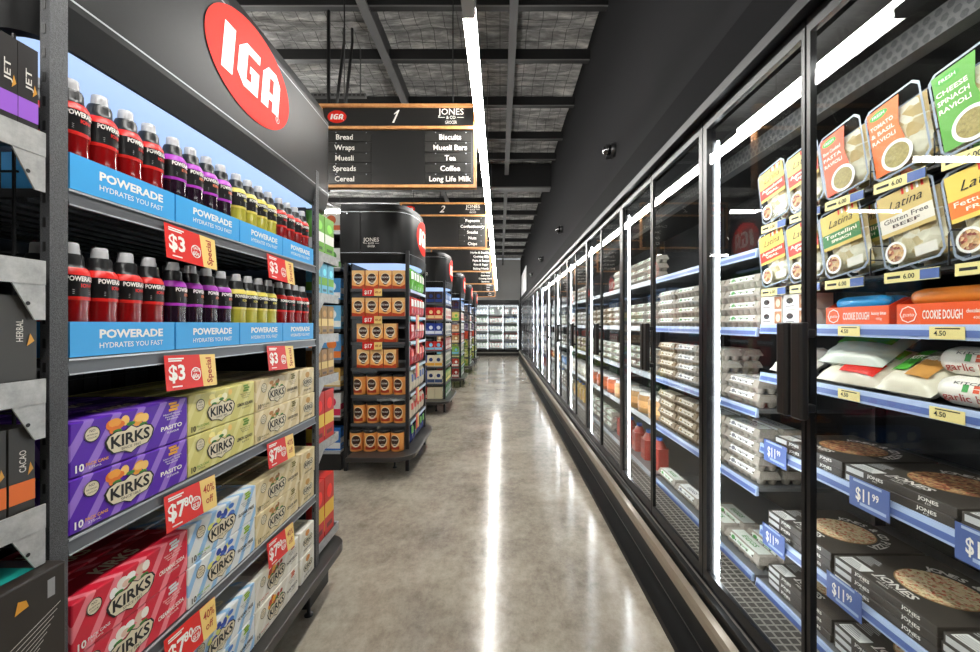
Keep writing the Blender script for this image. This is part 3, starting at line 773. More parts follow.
# ---------------------------------------------------------------- gondola header canopy
def plan(x0, x1, y0, y1, rad, ins, bow=0.05):
    """D-shaped outline, straight at x0 (left), rounded towards x1"""
    P = [(x0, y0 + ins)]
    X = x1 - ins; a, c = y0 + ins, y1 - ins; n = 6
    for i in range(n + 1):
        t = -PI / 2 + PI / 2 * i / n; P.append((X - bow - rad + rad * math.cos(t), a + rad + rad * math.sin(t)))
    ym = (a + c) / 2; L = (c - a) / 2 - rad
    for i in range(1, 8):
        y = a + rad + 2 * L * i / 8; P.append((X - bow * ((y - ym) / L) ** 2, y))
    for i in range(n + 1):
        t = PI / 2 * i / n; P.append((X - bow - rad + rad * math.cos(t), c - rad + rad * math.sin(t)))
    P.append((x0, c)); return P
def header(root, x0, x1, y0, y1, z0, z1, rad=.16, bow=.04, off=0.0, zo=.04):
    HM = mat(17, 17, 18, .42, 0, .3)
    b = MB(); prev = None
    prof = [(z0, .014), (z0 + .035, .008), (z0 + .085, 0.0), (z1 - .06, 0.0), (z1 - .045, .014), (z1, .02)]
    rings = [[(p[0], p[1], z) for p in plan(x0, x1, y0, y1, rad, ins, bow)] for z, ins in prof]
    n = len(rings[0])
    for a, c in zip(rings, rings[1:]):
        b.add(a + c, [(i, (i + 1) % n, n + (i + 1) % n, n + i) for i in range(n)], HM, True)
    b.add(rings[-1], [tuple(range(n))], HM)
    # rim of the underside (the lit panel fills the middle)
    inner = [(p[0], p[1], z0) for p in plan(x0 + .05, x1 - .012, y0 + .03, y1 - .12, rad * .8, .012, bow)]
    b.add(rings[0] + inner, [(i, n + i, n + (i + 1) % n, (i + 1) % n) for i in range(n)], SATIN)
    # pinstripes
    for z in (z0 + .1, z1 - .085):
        o = plan(x0, x1, y0, y1, rad, -.0015, bow)
        v = [(p[0], p[1], z) for p in o] + [(p[0], p[1], z + .0045) for p in o]
        b.add(v, [(i, i + 1, n + i + 1, n + i) for i in range(n - 1)], RAILC)
    # seam panel on the near side
    b.box(x0, x0 + .004, y0 - .001, y0 + .0, z0 + .09, z1 - .06, INK)
    b.box(x0 + .20, x0 + .205, y0 - .002, y0 + .001, z0 + .09, z1 - .06, INK)
    b.aell(FR(y0 - .0005), x0 + .07, z1 - .1, .008, .008, RAILC, 1, 10)
    HB = b.build('header_canopy', root)
    b = MB(); F = FR(y0 - .0005)
    jones(b, F, x1 - rad - bow - .2, z0 + .2, .16); b.build('lettering', HB); b = MB()
    ym = (y0 + y1) / 2; L = (y1 - y0) / 2 - rad
    def G(u, v, l): return (x1 - bow * (u / L) ** 2 + .002 + l, ym + off + u, v)
    rx, ry = min(.25, L * .9), (z1 - z0) * .315
    zc = (z0 + z1) / 2 + zo
    # ellipse, fanned so that it follows the bow
    n2 = 48; pts = []; f = []
    for i in range(n2 + 1):
        u = -rx * math.cos(PI * i / n2); hh = ry * math.sqrt(max(0, 1 - (u / rx) ** 2)); pts += [(u, zc - hh), (u, zc + hh)]
    for i in range(n2): f.append((2 * i, 2 * i + 2, 2 * i + 3, 2 * i + 1))
    b.art(G, pts, REDSIGN, 1, f)
    iga_letters(b, G, 0, zc, rx * 1.36, ry * .95, 4, .12)
    b.text(G, 'R', rx * .62, zc - ry * .55, ry * .07, WLET, None, 4); b.ring(G, rx * .62, zc - ry * .55, ry * .08, ry * .08, ry * .012, WLET, 4, 14)
    b.build('logo', HB)
    b = MB(); b.add([(p[0], p[1], z0 + .004) for p in inner], [tuple(reversed(range(n)))], PANEL); o = b.build('light_panel', HB); o['label'] = 'pale blue lit underside panel'
    return HB
def post(b, x, y, z1, s=.035, d=.02, slot=-1):
    b.box(x - d, x, y, y + s, .271, z1, GREYM)
    z = .25
    while z < z1 - .1:
        b.box(x - d * .7, x - d * .4, y - .0008, y, z, z + .02, INK); z += .05
def foot(root, x, y):
    b = MB(); b.lathe([(.022, 0), (.022, .008), (.009, .014), (.009, .12)], BLACK, 12, cx=x, cy=y); b.build('levelling_foot', root)
def base_slab(root, x0, x1, y0, y1, z0, z1, rad=.18):
    b = MB(); P = []
    for cx, cy, t0 in ((x1 - rad, y0 + rad, -PI / 2), (x1 - rad, y1 - rad, 0)):
        for i in range(9): t = t0 + PI / 2 * i / 8; P.append((cx + rad * math.cos(t), cy + rad * math.sin(t)))
    P += [(x0, y1), (x0, y0)]
    b.prism(P, z0, z1, mat(62, 60, 58, .35, .3)); b.build('base_shelf', root, .004)
def wire_back(root, x, y0, y1, z0, z1, axis='x'):
    b = MB(); w = mat(40, 40, 42, .4, .4)
    if axis == 'x':
        y = y0
        while y < y1: b.box(x, x + .004, y, y + .004, z0, z1, w); y += .055
        z = z0
        while z < z1: b.box(x + .004, x + .008, y0, y1, z, z + .004, w); z += .055
    b.build('wire_back', root)

# ================================================================ GONDOLA 1 (sports drinks end unit)
XS = -.93
g1 = tag(empty('shelf_end_unit', (0, 0, 0)), 'large black end shelf unit holding sports drinks and soft drink cartons', 'shelving unit')
for x in (XS, -1.55):
    for y in (.826, 2.02):
        b = MB(); post(b, x, y, 2.28); b.build('upright', g1)
foot(g1, -.985, 2.06); foot(g1, -.985, .86)
b = MB(); b.box(-1.62, -1.60, .826, 2.055, .27, 2.2, mat(20, 20, 21, .5)); b.build('back_panel', g1)
wire_back(g1, -1.585, .86, 2.02, .3, 2.15)
header(g1, -1.85, XS + .005, .80, 2.24, 2.105, 2.66, .07, .012, -.018, .058)
base_slab(g1, -1.62, -.885, .827, 2.34, .225, .27, .11)
def end_shelf(root, z, x0, x1, y0, y1, rail=.035, rm=RAIL, th=.02):
    b = MB(); b.box(x0, x1 - .012, y0, y1, z - th, z - .0005, SHELF)
    for k in range(9):
        xx = x0 + .03 + k * (x1 - x0 - .06) / 9; b.box(xx, xx + .006, y0, y1, z - th - .008, z - th, SHELF)
    o = b.build('shelf', root)
    b = MB(); b.prism([(x1 - .012, z - rail + .002), (x1 - .004, z - rail - .002), (x1, z - rail), (x1 - .004, z - .0005), (x1 - .012, z - .0005)], y0, y1, rm, 'y')
    b.box(x1 - .0035, x1 - .0015 + .002, y0, y1, z - .005, z - .0002, RAILC)
    b.box(x1 - .002, x1 + .0015, y0, y1, z - rail - .001, z - rail + .0025, RAILC)
    b.build('price_rail', o); return o
S1 = {}
for z in (1.793, 1.425, 1.035, .64): S1[z] = end_shelf(g1, z, -1.58, XS, .863, 2.02)
# slatted rear structure below the top shelf
for z, pr, kd in ((1.793, '3', 's'), (1.425, '3', 's'), (1.035, '780', 'o'), (.64, '780', 'o')):
    ticket(S1[z], XS + .004, 1.10, z - .012, .195, .098, pr, kd, -3)
    ticket(S1[z], XS + .004, 1.585, z - .012, .20, .098, pr, kd, -3)
# trays + bottles
for sname, z in (('top', 1.795), ('second', 1.427)):
    for k in range(4):
        put('tray', tray_fn, (XS - .075, .865 + .141 + .284 * k, z), PI / 2, 'bright blue display tray, %s from the grey post on the %s drinks shelf' % (ORD[k], sname), 'display tray', 'blue bottle trays')
    seq = 'rrrrppppyyyyqqqq'
    for row in range(2):
        for i, c in enumerate(seq):
            y = .865 + .037 + (i % 4) * .0675 + (i // 4) * .284 + .002
            cc = 'r' if c == 'q' else c
            put('bot' + cc, BOT[cc], (XS - .0425 - row * .0675, y, z + .0045), PI / 2 + random.uniform(-.35, .15),
                '%s sports drink bottle, %s from the grey post, %s row of %s shelf' % (BNAME[c], ORD[i], ('front', 'rear')[row], sname), 'drink bottle', 'sports drink bottles')
# cartons
def carton(kind, y, z, lab, dx=0.0, rz=0.0):
    fn, nm = BOXES[kind]
    put('ctn' + kind, fn, (XS - .063 - dx, y, z), PI / 2 + rz, ('%s soft drink carton %s' % (nm, lab)), 'drink carton', 'soft drink cartons')
cols = [.866 + .165, .866 + .165 + .331, .866 + .165 + .662]
EY = 1.942
for (z, kk, sn) in ((1.0375, ('purple', 'yellow', 'cream', 'creame'), 'third'), (.642, ('red', 'blue', 'cream', 'creame'), 'fourth'), (.272, ('white', 'blue', 'white', 'whitee'), 'base')):
    for ci, kd in enumerate(kk):
        y = cols[ci] if ci < 3 else EY
        for lv in (0, 1):
            for back in (0, 1, 2):
                if back and ci == 3: continue
                if back == 2 and lv == 0: continue
                nm = ('lower', 'upper')[lv]
                carton(kd, y + random.uniform(-.002, .002), z + lv * .1235, '%s layer, %s column, %s row, %s shelf' % (nm, ORD[ci], ('front', 'middle', 'rear')[back], sn), back * .125 + random.uniform(0, .004), random.uniform(-.012, .012))
# ---- near side shelves of gondola 1 (brackets towards the camera)
n1 = tag(empty('side_shelving', (0, 0, 0)), 'grey bracketed shelving with dark gift boxes beside the drinks unit', 'shelving unit')
def side_shelf(root, z, x1, y0, y1, x0, sgn, bm=GALV, name='side_shelf'):
    """shelf cantilevered in y; sgn=-1 front towards camera; side plate and bracket at x1"""
    b = MB(); b.box(x0, x1, y0, y1, z - .02, z, SHELF); o = b.build(name, root)
    yb = y1 if sgn < 0 else y0; yf = y0 if sgn < 0 else y1
    b = MB(); b.box(x1, x1 + .004, y0, y1, z - .042, z + .006, bm)
    if z > .4: b.prism([(yb, z - .042), (yb, z - .115), (yb + sgn * .03, z - .115), (yb + sgn * .11, z - .042)] if sgn > 0 else [(yb, z - .042), (yb + sgn * .055, z - .042), (yb + sgn * .018, z - .112), (yb, z - .112)], x1, x1 + .003, bm, 'x')
    b.T = Matrix.Identity(4); b.aell(SIDEX(x1 + .003), yb + sgn * .03, z - .08, .004, .004, INK, 1, 10)
    b.build('bracket', o)
    b = MB(); b.box(x0, x1, min(yf, yf + sgn * .012), max(yf, yf + sgn * .012), z - .035, z + .004, RAILC); b.build('price_rail', o)
    return o
NS = (1.875, 1.62, 1.385, 1.135)
for z in NS: side_shelf(n1, z, -.912, .38, .80, -2.4, -1)
b = MB(); 
z = 1.04
for q in range(19): b.box(-2.4, -.985, .815, .819, z, z + .004, mat(40, 40, 42, .4, .4)); z += .055
for q in range(25): b.box(-.99 - q * .055, -.986 - q * .055, .811, .815, 1.04, 2.09, mat(40, 40, 42, .4, .4))
b.build('wire_back', n1)
def thin_box(h, wdt, base, band=None, txt='JET', dep=.033, art=None):
    def fn():
        b = MB(); b.box(-wdt, 0, -dep / 2, dep / 2, 0, h, mat(*base, .35)); F = SIDEX(.0002)
        if band: b.arect(F, -dep / 2, dep / 2, h * .12, h * .36, mat(*band, .35), 1)
        b.text(F, txt, 0, h * .6, min(dep * .3, .011), OFFW, .042, 2, .01, 0, PI / 2)
        b.art(F, [(dep * .2, h * .3 + .02), (dep * .42, h * .3 + .03), (dep * .3, h * .3 + .045)], mat(210, 150, 60, .3), 2)
        if art:
            rnd = random.Random(5)
            for q in range(14): b.aell(F, rnd.uniform(-dep * .3, dep * .35), h * rnd.uniform(.06, .55), rnd.uniform(.003, .008), rnd.uniform(.003, .009), mat(*art[q % len(art)], .35), 2 + q * .1, 8)
        return b.build('gift_box')
    return fn
gk = 0
for i in range(9):
    put('jet', thin_box(.165, .2, (34, 31, 30), (150, 90, 200)), (-.92, .780 - .034 * i, 1.8765), 0, 'black gift box with purple band, %s from the post on the top side shelf' % ORD[i], 'gift box', 'gift boxes on the side shelves')
for i in range(3):
    put('dk2', thin_box(.19, .2, (62, 60, 56), None, 'REAL', .09), (-.92, .66 - .095 * i, 1.6215), 0, 'dark grey gift box, %s from the post on the second side shelf' % ORD[i], 'gift box', 'gift boxes on the side shelves')
for i in range(6):
    if i == 1: put('dk3a', thin_box(.165, .2, (24, 22, 22), None, 'RO', .055, [(230, 60, 120), (60, 190, 80), (60, 130, 220), (240, 150, 40)]), (-.92, .765 - .062 * i, 1.3865), 0, 'black gift box with bright flower print on the third side shelf', 'gift box', 'gift boxes on the side shelves')
    else: put('dk3', thin_box(.168, .2, (60, 58, 54), None, 'HERBAL', .058), (-.92, .765 - .062 * i, 1.3865), 0, 'dark grey gift box, %s from the post on the third side shelf' % ORD[i], 'gift box', 'gift boxes on the side shelves')
for i in range(8):
    put('dk4', thin_box(.165, .2, (52, 50, 46), (226, 110, 40), 'CACAO', .042), (-.92, .77 - .046 * i, 1.1365), 0, 'dark gift box with orange base, %s from the post on the fourth side shelf' % ORD[i], 'gift box', 'gift boxes on the side shelves')
bb = empty('storage_crate', (-.883, .815, 0))
b = MB(); b.box(-.5, 0, -.62, 0, .36, 1.02, mat(46, 41, 36, .35)); b.build('carton', bb, .004)
b = MB(); F = SIDEX(.0003)
for q in range(8): b.art(F, [(-.105, .905 - q * .011), (-.105, .9035 - q * .011), (-.012 - q * .006, .944 - q * .011), (-.012 - q * .006, .9455 - q * .011)], OFFW, 1)
b.art(F, [(-.088, .967), (-.066, .972), (-.07, .985), (-.083, .99)], mat(214, 150, 50, .3), 1); b.arect(F, -.035, -.022, .965, 1.0, mat(150, 150, 150, .3), 1)
b.arect(TOPF(1.0205), -.26, -.03, -.16, -.03, mat(30, 150, 140, .4), 1); b.text(TOPF(1.0205), 'COFFEE', -.12, -.1, .03, WLET, .16, 3, .02)
b.build('print', bb); b = MB(); b.box(-.5, 0, -.62, 0, 0, .36, DARK); b.build('plinth', bb)
tag(bb, 'big dark carton with teal top label below the bracketed shelves', 'carton')
# ---- far side shelves of gondola 1
f1 = tag(empty('side_shelving', (0, 0, 0)), 'grey bracketed shelving behind the drinks unit facing the first aisle', 'shelving unit')
FS = [(.33, .32, (206, 34, 26), (236, 190, 60), 'red chip packet'), (.86, .27, (204, 30, 24), (236, 200, 80), 'red chip packet'), (1.21, .15, (150, 108, 50), (222, 190, 110), 'gold packet'), (1.44, .16, (154, 116, 56), (226, 196, 120), 'gold packet'), (1.66, .17, (112, 186, 214), (120, 176, 60), 'light blue packet'), (1.88, .21, (110, 170, 60), (240, 240, 230), 'green packet')]
for zi, (z, h, c1, c2, nm) in enumerate(FS):
    side_shelf(f1, z, -.957, 2.06, 2.36, -2.9, 1)
    n = 3 if h < .2 else 2
    for i in range(n):
        dpt = .25 / n
        put('fs%d' % zi, b_box(.20, dpt - .008, h, c1, c2, shade(c2, .8), None, name='snack_packet'), (-1.065, 2.075 + dpt * (i + .5), z + .001), 0,
            '%s, %s out from the post on the %s side shelf' % (nm, ORD[i], ORD[zi]), 'packet', 'packets beside the first aisle')
        PROTO.get('fs%d' % zi)
b = MB(); b.box(-2.9, -1.0, 2.057, 2.062, .272, 2.1, DARK); b.build('back_panel', f1)
b = MB(); b.box(-2.9, -1.0, 2.1, 2.33, 0, .22, DARK); b.build('plinth', f1)

# ================================================================ GONDOLAS 2..5
ROWS2 = [('jar', 1.86, 4, (0,)), ('jar', 1.58, 4, (0,)), ('jar3', 1.315, 3, (0,)), ('jar3', 1.05, 3, (0,)), ('tin', .775, 4, (0,)), ('tin', .485, 4, (0,)), ('tin', .225, 4, (0,))]
GY = [4.08 + 2.72 * k for k in range(5)]
WD = .93
def small_ticket(parent, x, y, z, w=.2, h=.075, c2=YEL):
    b = MB(); b.box(x, x + w * .6, y - .003, y - .001, z - h, z, RED); b.box(x + w * .6, x + w, y - .003, y - .001, z - h, z, c2)
    b.text(FR(y - .0031), '$17', x + w * .3, z - h * .5, h * .5, WLET, w * .4, 2, .03)
    b.text(FR(y - .0031), '40% off', x + w * .8, z - h * .5, h * .3, mat(170, 30, 20, .4), w * .3, 2, .02)
    o = b.build('promo_ticket', parent); o['label'] = 'red and yellow promo ticket'
unit_names = ['second', 'third', 'fourth', 'fifth', 'sixth']
unit_desc = ['black end shelf unit stacked with coffee packs and tins', 'black end shelf unit with red and cream cartons behind the coffee unit',
             'black end shelf unit, third with a logo header beyond the coffee unit', 'narrow looking black end shelf unit next to the far milk fridge',
             'farthest black end shelf unit beside the back wall fridge']
ZS = [1.86, 1.58, 1.315, 1.05, .775, .485]
for k in range(5):
    y0 = GY[k]; x0, x1 = -1.56, -.93
    g = tag(empty('shelf_end_unit', (0, 0, 0)), unit_desc[k], 'shelving unit')
    for x in (x1, x0):
        for y in (y0, y0 + WD - .035):
            b = MB(); b.box(x - .035, x, y, y + .035, 0, 2.25, mat(44, 44, 46, .4, .3)); b.build('upright', g)
    b = MB(); b.box(x0 + .02, x0 + .035, y0 + .05, y0 + WD - .05, .2, 2.15, DARK); b.build('back_panel', g)
    header(g, -1.62, x1 + .055, y0 - .03, y0 + WD + .06, 2.12, 2.72, .19, .04)
    base_slab(g, -1.475, -.84, y0 - .27, y0 + WD + .13, .18, .222, .2)
    foot(g, -1.1, y0 + .1)
    for zi, z in enumerate(ZS):
        b = MB(); b.box(x0 + .04, x1 - .036, y0 + .004, y0 + WD - .01, z - .02, z - .002, SHELF)
        b.box(x1 - .036, x1 - .005, y0 + .037, y0 + WD - .04, z - .02, z - .002, SHELF)
        s = b.build('shelf', g)
        b = MB(); b.box(x0 + .04, x1 - .036, y0 - .008, y0 + .003, z - .028, z, RAIL)
        b.box(x1 - .004, x1 + .006, y0 + .037, y0 + WD - .037, z - .032, z, RAIL)
        if k == 1: b.box(x0 + .05, x0 + .25, y0 - .011, y0 - .0085, z - .03, z + .035, mat(90, 180, 220, .4))
        else: b.box(x1 + .0062, x1 + .008, y0 + .06, y0 + WD - .06, z - .03, z - .002, mat(196, 216, 232, .4))
        b.build('price_rail', s)
        if k == 0 and zi < 4 and zi != 3: small_ticket(s, x0 + .16, y0 - .009, z + .0)
        if k == 0 and zi >= 1:
            b = MB(); b.box(x1 + .009, x1 + .011, y0 + .3, y0 + .38, z - .14, z + .02, RED); b.box(x1 + .0092, x1 + .0112, y0 + .38, y0 + .46, z - .14, z + .02, YEL)
            o = b.build('promo_ticket', s); o['label'] = 'red and yellow promo ticket'
# coffee
for ri, (kd, z, n, _) in enumerate(ROWS2):
    for i in range(n):
        x = -1.452 + .138 * i + (.05 if n == 3 else 0)
        lab = ('%s coffee %s, %s from the tall post on the %s coffee shelf' % ('orange boxed' if kd[0] == 'j' else 'black lidded', 'pack' if kd[0] == 'j' else 'tin', ORD[i], ORD[ri]))
        if kd[0] == 'j': put('jar', b_jar_box, (x, GY[0] + .055, z), random.uniform(-.05, .05), lab, 'coffee pack', 'coffee on the second end unit', (1, 1, 1.07))
        else: put('tin', b_tin, (x, GY[0] + .075 - (.0 if z > .3 else .1), z), random.uniform(-.3, .3), lab, 'coffee tin', 'coffee on the second end unit', (1, 1, 1.08))
# side faces (+x) of units: packs facing the main aisle
SIDE = {0: [('bag', (96, 170, 60), (240, 240, 230), .24), ('bag', (196, 26, 26), (240, 236, 226), .22), ('bag', (200, 28, 28), (236, 190, 180), .21), ('bag', (186, 24, 26), (240, 90, 70), .21), ('bag', (224, 214, 190), (60, 90, 150), .22), ('bag', (226, 216, 194), (216, 60, 40), .2), ('bag', (30, 44, 110), (80, 170, 60), .22)],
        1: [('box', (60, 120, 190), (240, 240, 240), .2), ('box', (230, 224, 210), (190, 60, 50), .2), ('box', (220, 214, 200), (90, 90, 90), .2), ('box', (170, 40, 36), (230, 220, 200), .2), ('box', (214, 206, 186), (90, 120, 70), .22), ('box', (90, 150, 60), (240, 220, 120), .2), ('box', (70, 150, 80), (240, 240, 240), .2)]}
FRONT = {1: [('drk', 1.86, (44, 30, 28), (30, 60, 130), .19), ('red', 1.58, (206, 34, 30), (240, 210, 150), .2), ('blu', 1.315, (36, 60, 150), (220, 226, 236), .2), ('rd2', 1.05, (196, 40, 34), (120, 190, 220), .15), ('crm', .775, (222, 212, 186), (232, 170, 60), .19), ('cr2', .485, (226, 218, 196), (70, 90, 130), .22), ('rcb', .225, (200, 40, 30), (228, 216, 180), .2)],
         2: [('f3a', 1.86, (60, 20, 26), (40, 40, 90), .18), ('f3b', 1.58, (236, 214, 120), (120, 190, 80), .2), ('f3c', 1.315, (206, 150, 110), (240, 220, 190), .17), ('f3d', 1.05, (190, 140, 90), (240, 224, 190), .18), ('f3e', .775, (130, 180, 80), (120, 190, 220), .18), ('f3f', .485, (190, 60, 40), (236, 230, 220), .18), ('f3g', .225, (176, 40, 34), (240, 236, 226), .2)],
         3: [('f4a', 1.86, (70, 66, 66), (130, 120, 116), .2), ('f4b', 1.58, (60, 60, 80), (140, 130, 120), .2), ('f4c', 1.315, (90, 70, 110), (150, 140, 160), .2), ('f4d', 1.05, (216, 80, 50), (180, 60, 40), .2), ('f4e', .775, (180, 176, 90), (90, 120, 60), .2), ('f4f', .485, (170, 180, 80), (220, 220, 160), .2), ('f4g', .225, (190, 190, 100), (110, 150, 60), .2)]}
FRONT[4] = [(a + 'x', z, c, d, h) for a, z, c, d, h in FRONT[3]]
ZB = ZS + [.225]
for k in range(1, 5):
    for ri, (kd, z, c1, c2, h) in enumerate(FRONT[k]):
        n = 4 if k < 3 else 3
        wd = .52 / n - .006
        for i in range(n):
            cc = c1
            key = kd
            if kd in ('crm', 'cr2', 'rcb') and i < 2: key = kd + 'b'; cc = (60, 70, 140) if kd != 'rcb' else (200, 40, 30)
            if kd == 'rcb' and i >= 2: cc = (228, 216, 180)
            put(key, b_box(wd, .11, h, cc, c2, (40, 60, 110) if kd in ('cr2', 'crm') else c2, None, name='grocery_carton'), (-1.49 + (wd + .006) * i + wd / 2 - .01, y0 * 0 + GY[k] + .07, z), 0,
                'grocery carton, %s from the outer post on %s shelf of the %s end unit' % (ORD[i], ORD[ri], unit_names[k]), 'grocery carton', 'cartons on the far end units')
for k in range(5):
    lst = SIDE.get(k, SIDE[1])
    for ri, (kd, c1, c2, h) in enumerate(lst):
        z = ZB[ri]; n = 5 if k == 0 else 4
        pit = (WD - .20) / n
        for i in range(n):
            nm = 'bag' if kd == 'bag' else 'carton'
            key = 'sd%d_%d' % (min(k, 1), ri)
            fn = b_bag(.14, h, .055, c1, c2, None, None, 'snack_bag') if kd == 'bag' else b_box(.17, .09, h, c1, c2, c2, None, name='grocery_carton')
            put(key, fn, (-.985 if k else -.962, GY[k] + .145 + pit * (i + .5), z + .001), PI / 2 + random.uniform(-.03, .03),
                'grocery %s facing the main aisle, %s along %s shelf of %s end unit' % (nm, ORD[i], ORD[ri], unit_names[k]), nm, 'packs facing the main aisle')
# side run beside unit 2, seen between the two units
BZ = [(.2, .23, (40, 110, 190), (240, 240, 240), 'blue nappy pack'), (.54, .25, (236, 236, 232), (220, 50, 90), 'white and pink nappy pack'), (.855, .19, (214, 170, 90), (240, 230, 200), 'tan carton'), (1.13, .26, (90, 150, 200), (236, 130, 60), 'blue and orange pack'), (1.45, .24, (110, 180, 220), (244, 244, 240), 'pale blue formula pack'), (1.75, .22, (60, 140, 200), (236, 240, 244), 'blue formula pack'), (2.07, .21, (236, 240, 234), (90, 160, 70), 'white and green pack'), (2.45, .19, (232, 226, 214), (220, 100, 40), 'white and orange pack')]
for k in range(4):
    r = tag(empty('shelving_run', (0, 0, 0)), ['baby goods shelving between the drinks unit and the coffee unit', 'long shelving run behind the third end unit', 'long shelving run behind the fourth end unit', 'long shelving run behind the fifth end unit'][k], 'shelving unit')
    y = GY[k] + .02
    b = MB(); b.box(-5.2, -1.63, y + .4, y + .44, 0, 2.62, DARK); b.build('back_panel', r)
    b = MB(); b.box(-5.2, -1.63, y, y + .4, 0, .17, DARK); b.build('plinth', r)
    for zi, (z, h, c1, c2, nm) in enumerate(BZ):
        b = MB(); b.box(-5.2, -1.635, y, y + .4, z - .02, z - .001, SHELF if zi else WHITE); s = b.build('shelf', r)
        b = MB(); b.box(-5.2, -1.635, y - .01, y - .001, z - .03, z + .002, RAILC if zi in (0, 2, 7) else RAIL); b.build('price_rail', s)
        for i in range(4 if k == 0 else 0):
            put('bz%d' % zi, b_box(.19, .12, h, c1, c2, c2, None, name='baby_goods_pack'), (-1.735 - .20 * i, y + .075, z + .001), random.uniform(-.06, .06),
                '%s on the baby goods shelving, %s from its end post' % (nm, ORD[i]), 'pack', 'packs on the baby goods shelving')

# ================================================================ FRIDGE LINE
XD = .94; XF = 1.2
FRM = mat(17, 17, 18, .3, 0, .4); CASE = mat(15, 15, 16, .4, 0, .3); STAIN = mat(150, 146, 140, .3, .7)
INNER = mat(40, 40, 42, .5); RBL = mat(176, 194, 226, .25); RBB = mat(84, 106, 166, .35)
BAY = 1.25; Y00 = .605
SH0 = [.572, .951, 1.276, 1.495]; SH1 = [.735, 1.10, 1.48, 1.85]
DECK = .33
def b_ticket_small():
    pass
def case(c):
    y0 = Y00 + 2.5 * c; L = 2.5
    r = tag(empty('display_fridge', (0, y0, 0)), ['black glass door fridge cabinet with pizzas pasta and eggs, closest one' if c == 0 else 'black glass door fridge cabinet, %s along the aisle' % ORD[c]][0], 'display fridge', 'row of glass door fridges')
    b = MB()
    b.box(1.80, 1.84, 0, L, .05, 2.44, mat(26, 26, 28, .6))            # back
    b.box(.90, 1.84, 0, L, 2.44, 2.48, CASE); b.box(.905, 1.012, 0, L, 2.48, 2.66, mat(14, 14, 15, .8, 0, .05))
    b.box(1.0, 1.80, 0, L, 2.405, 2.44, mat(34, 33, 32, .7, 0, .2))         # canopy lining
    b.box(.90, 1.80, 0, L, .05, .285, CASE)                            # base tub
    b.box(1.0, 1.80, 0, L, .285, .30, INNER)
    b.box(.90, .995, 0, L, .285, .318, CASE)
    b.box(.885, .90, 0, L, .255, .262, STAIN); b.box(.893, .90, 0, L, .215, .219, STAIN); b.box(.925, .932, 0, L, .318, .322, STAIN)
    if c == 6: b.box(.90, 1.84, L, L + .08, 0, 2.48, CASE)
    b.box(1.1, 1.8, -.0, .02, .3, 2.40, INNER) if False else None
    b.build('cabinet', r)
    b = MB(); b.prism([(.80, 0), (.915, 0), (.915, .02), (.81, .02)], 0, L, mat(28, 28, 28, .3), 'y'); b.box(.912, .918, 0, L, .02, .06, STAIN); b.build('kick_plate', r)
    b = MB(); b.prism([(.846, .235), (.888, .235), (.888, .285), (.856, .285), (.846, .27)], .0, L, mat(150, 138, 122, .35, .4), 'y')
    for q in range(3): b.box(.888, .90, .3 + q * .9, .36 + q * .9, .24, .28, BLACK)
    b.build('bumper_rail', r)
    b = MB()                                                            # air grille
    b.box(1.0, 1.15, 0, L, .318, .322, mat(150, 146, 138, .4, .5))
    n = int(L / .032)
    for i in range(n):
        for j in range(4): b.box(1.01 + j * .035, 1.036 + j * .035, i * .032 + .004, i * .032 + .028, .3222, .3226, mat(52, 48, 42, .6))
    b.build('air_grille', r)
    b = MB(); hm = mat(40, 40, 42, .5)
    b.box(1.17, 1.22, 0, L, 2.27, 2.345, mat(78, 78, 77, .5, .2))
    if c < 2:
        for i in range(int(L / .03)):
            for j in range(3):
                yy = .012 + i * .03 + (.015 if j % 2 else 0); zz = 2.283 + j * .024
                b.add([(1.1694, yy + .011 * math.cos(a * PI / 3), zz + .011 * math.sin(a * PI / 3)) for a in range(6)], [tuple(range(6))], hm)
    b.build('air_outlet', r)
    # bays
    for q in range(2):
        n_ = 2 * c + q; s0 = SH0 if n_ == 0 else SH1; ya = q * BAY
        b = MB(); n_ == 0 and b.box(1.04, 1.052, ya + .02, ya + BAY - .10, 2.343, 2.355, CANL); n_ == 0 and b.build('canopy_light', r)
        for z in s0 + [DECK]:
            xf = XF if z != DECK else XF - .02
            deck = z == DECK
            b = MB(); b.box(xf + .012, 1.795, ya + .012, ya + BAY - .012, z - .018, z - .002, mat(120, 122, 124, .35, .4)); s = b.build('shelf', r)
            b = MB(); b.prism([(xf - .006, z - .038), (xf + .008, z - .038), (xf + .008, z + .004), (xf, z + .004)], ya + .012, ya + BAY - .012, RBL if n_ < 2 else mat(190, 196, 204, .3), 'y')
            if n_ < 2: b.prism([(xf - .0075, z - .03), (xf - .006, z - .03), (xf - .003, z - .012), (xf - .0045, z - .012)], ya + .02, ya + BAY - .02, RBB, 'y')
            b.build('price_rail', s)
            if n_ == 0 and z in (.572, .951):
                for yy in ((1.385, 1.74) if z == .572 else (1.29, .975, 1.73)):
                    yy -= y0
                    b = MB(); b.box(xf - .012, xf - .010, yy - .07, yy + .07, z - .06, z + .035, RBB)
                    F = SIDEN(xf - .012, yy, z - .012)
                    b.text(F, '$11', -.02, 0, .04, WLET, .05, 2, .02); b.text(F, '99', .025, .008, .022, WLET, .022, 2, .02)
                    b.arect(F, -.055, .045, .036, .044, RBL, 1); b.arect(F, -.03, .06, -.036, -.026, RBL, 1)
                    o = b.build('price_ticket', s); o['label'] = 'blue price ticket'
            if n_ == 0 and z in (1.276, 1.495):
                for yy in (.42, .72, 1.0):
                    b = MB(); b.box(xf - .009, xf - .0075, yy, yy + .085, z - .036, z - .002, mat(236, 220, 150, .4)); F = SIDEN(xf - .009, yy + .04, z - .018)
                    b.text(F, '4.50', -.018, -.002, .013, INK, .03, 1, .02); b.arect(F, -.03, .03, .009, .012, INK, 1)
                    o = b.build('price_ticket', s); o['label'] = 'yellow price ticket'
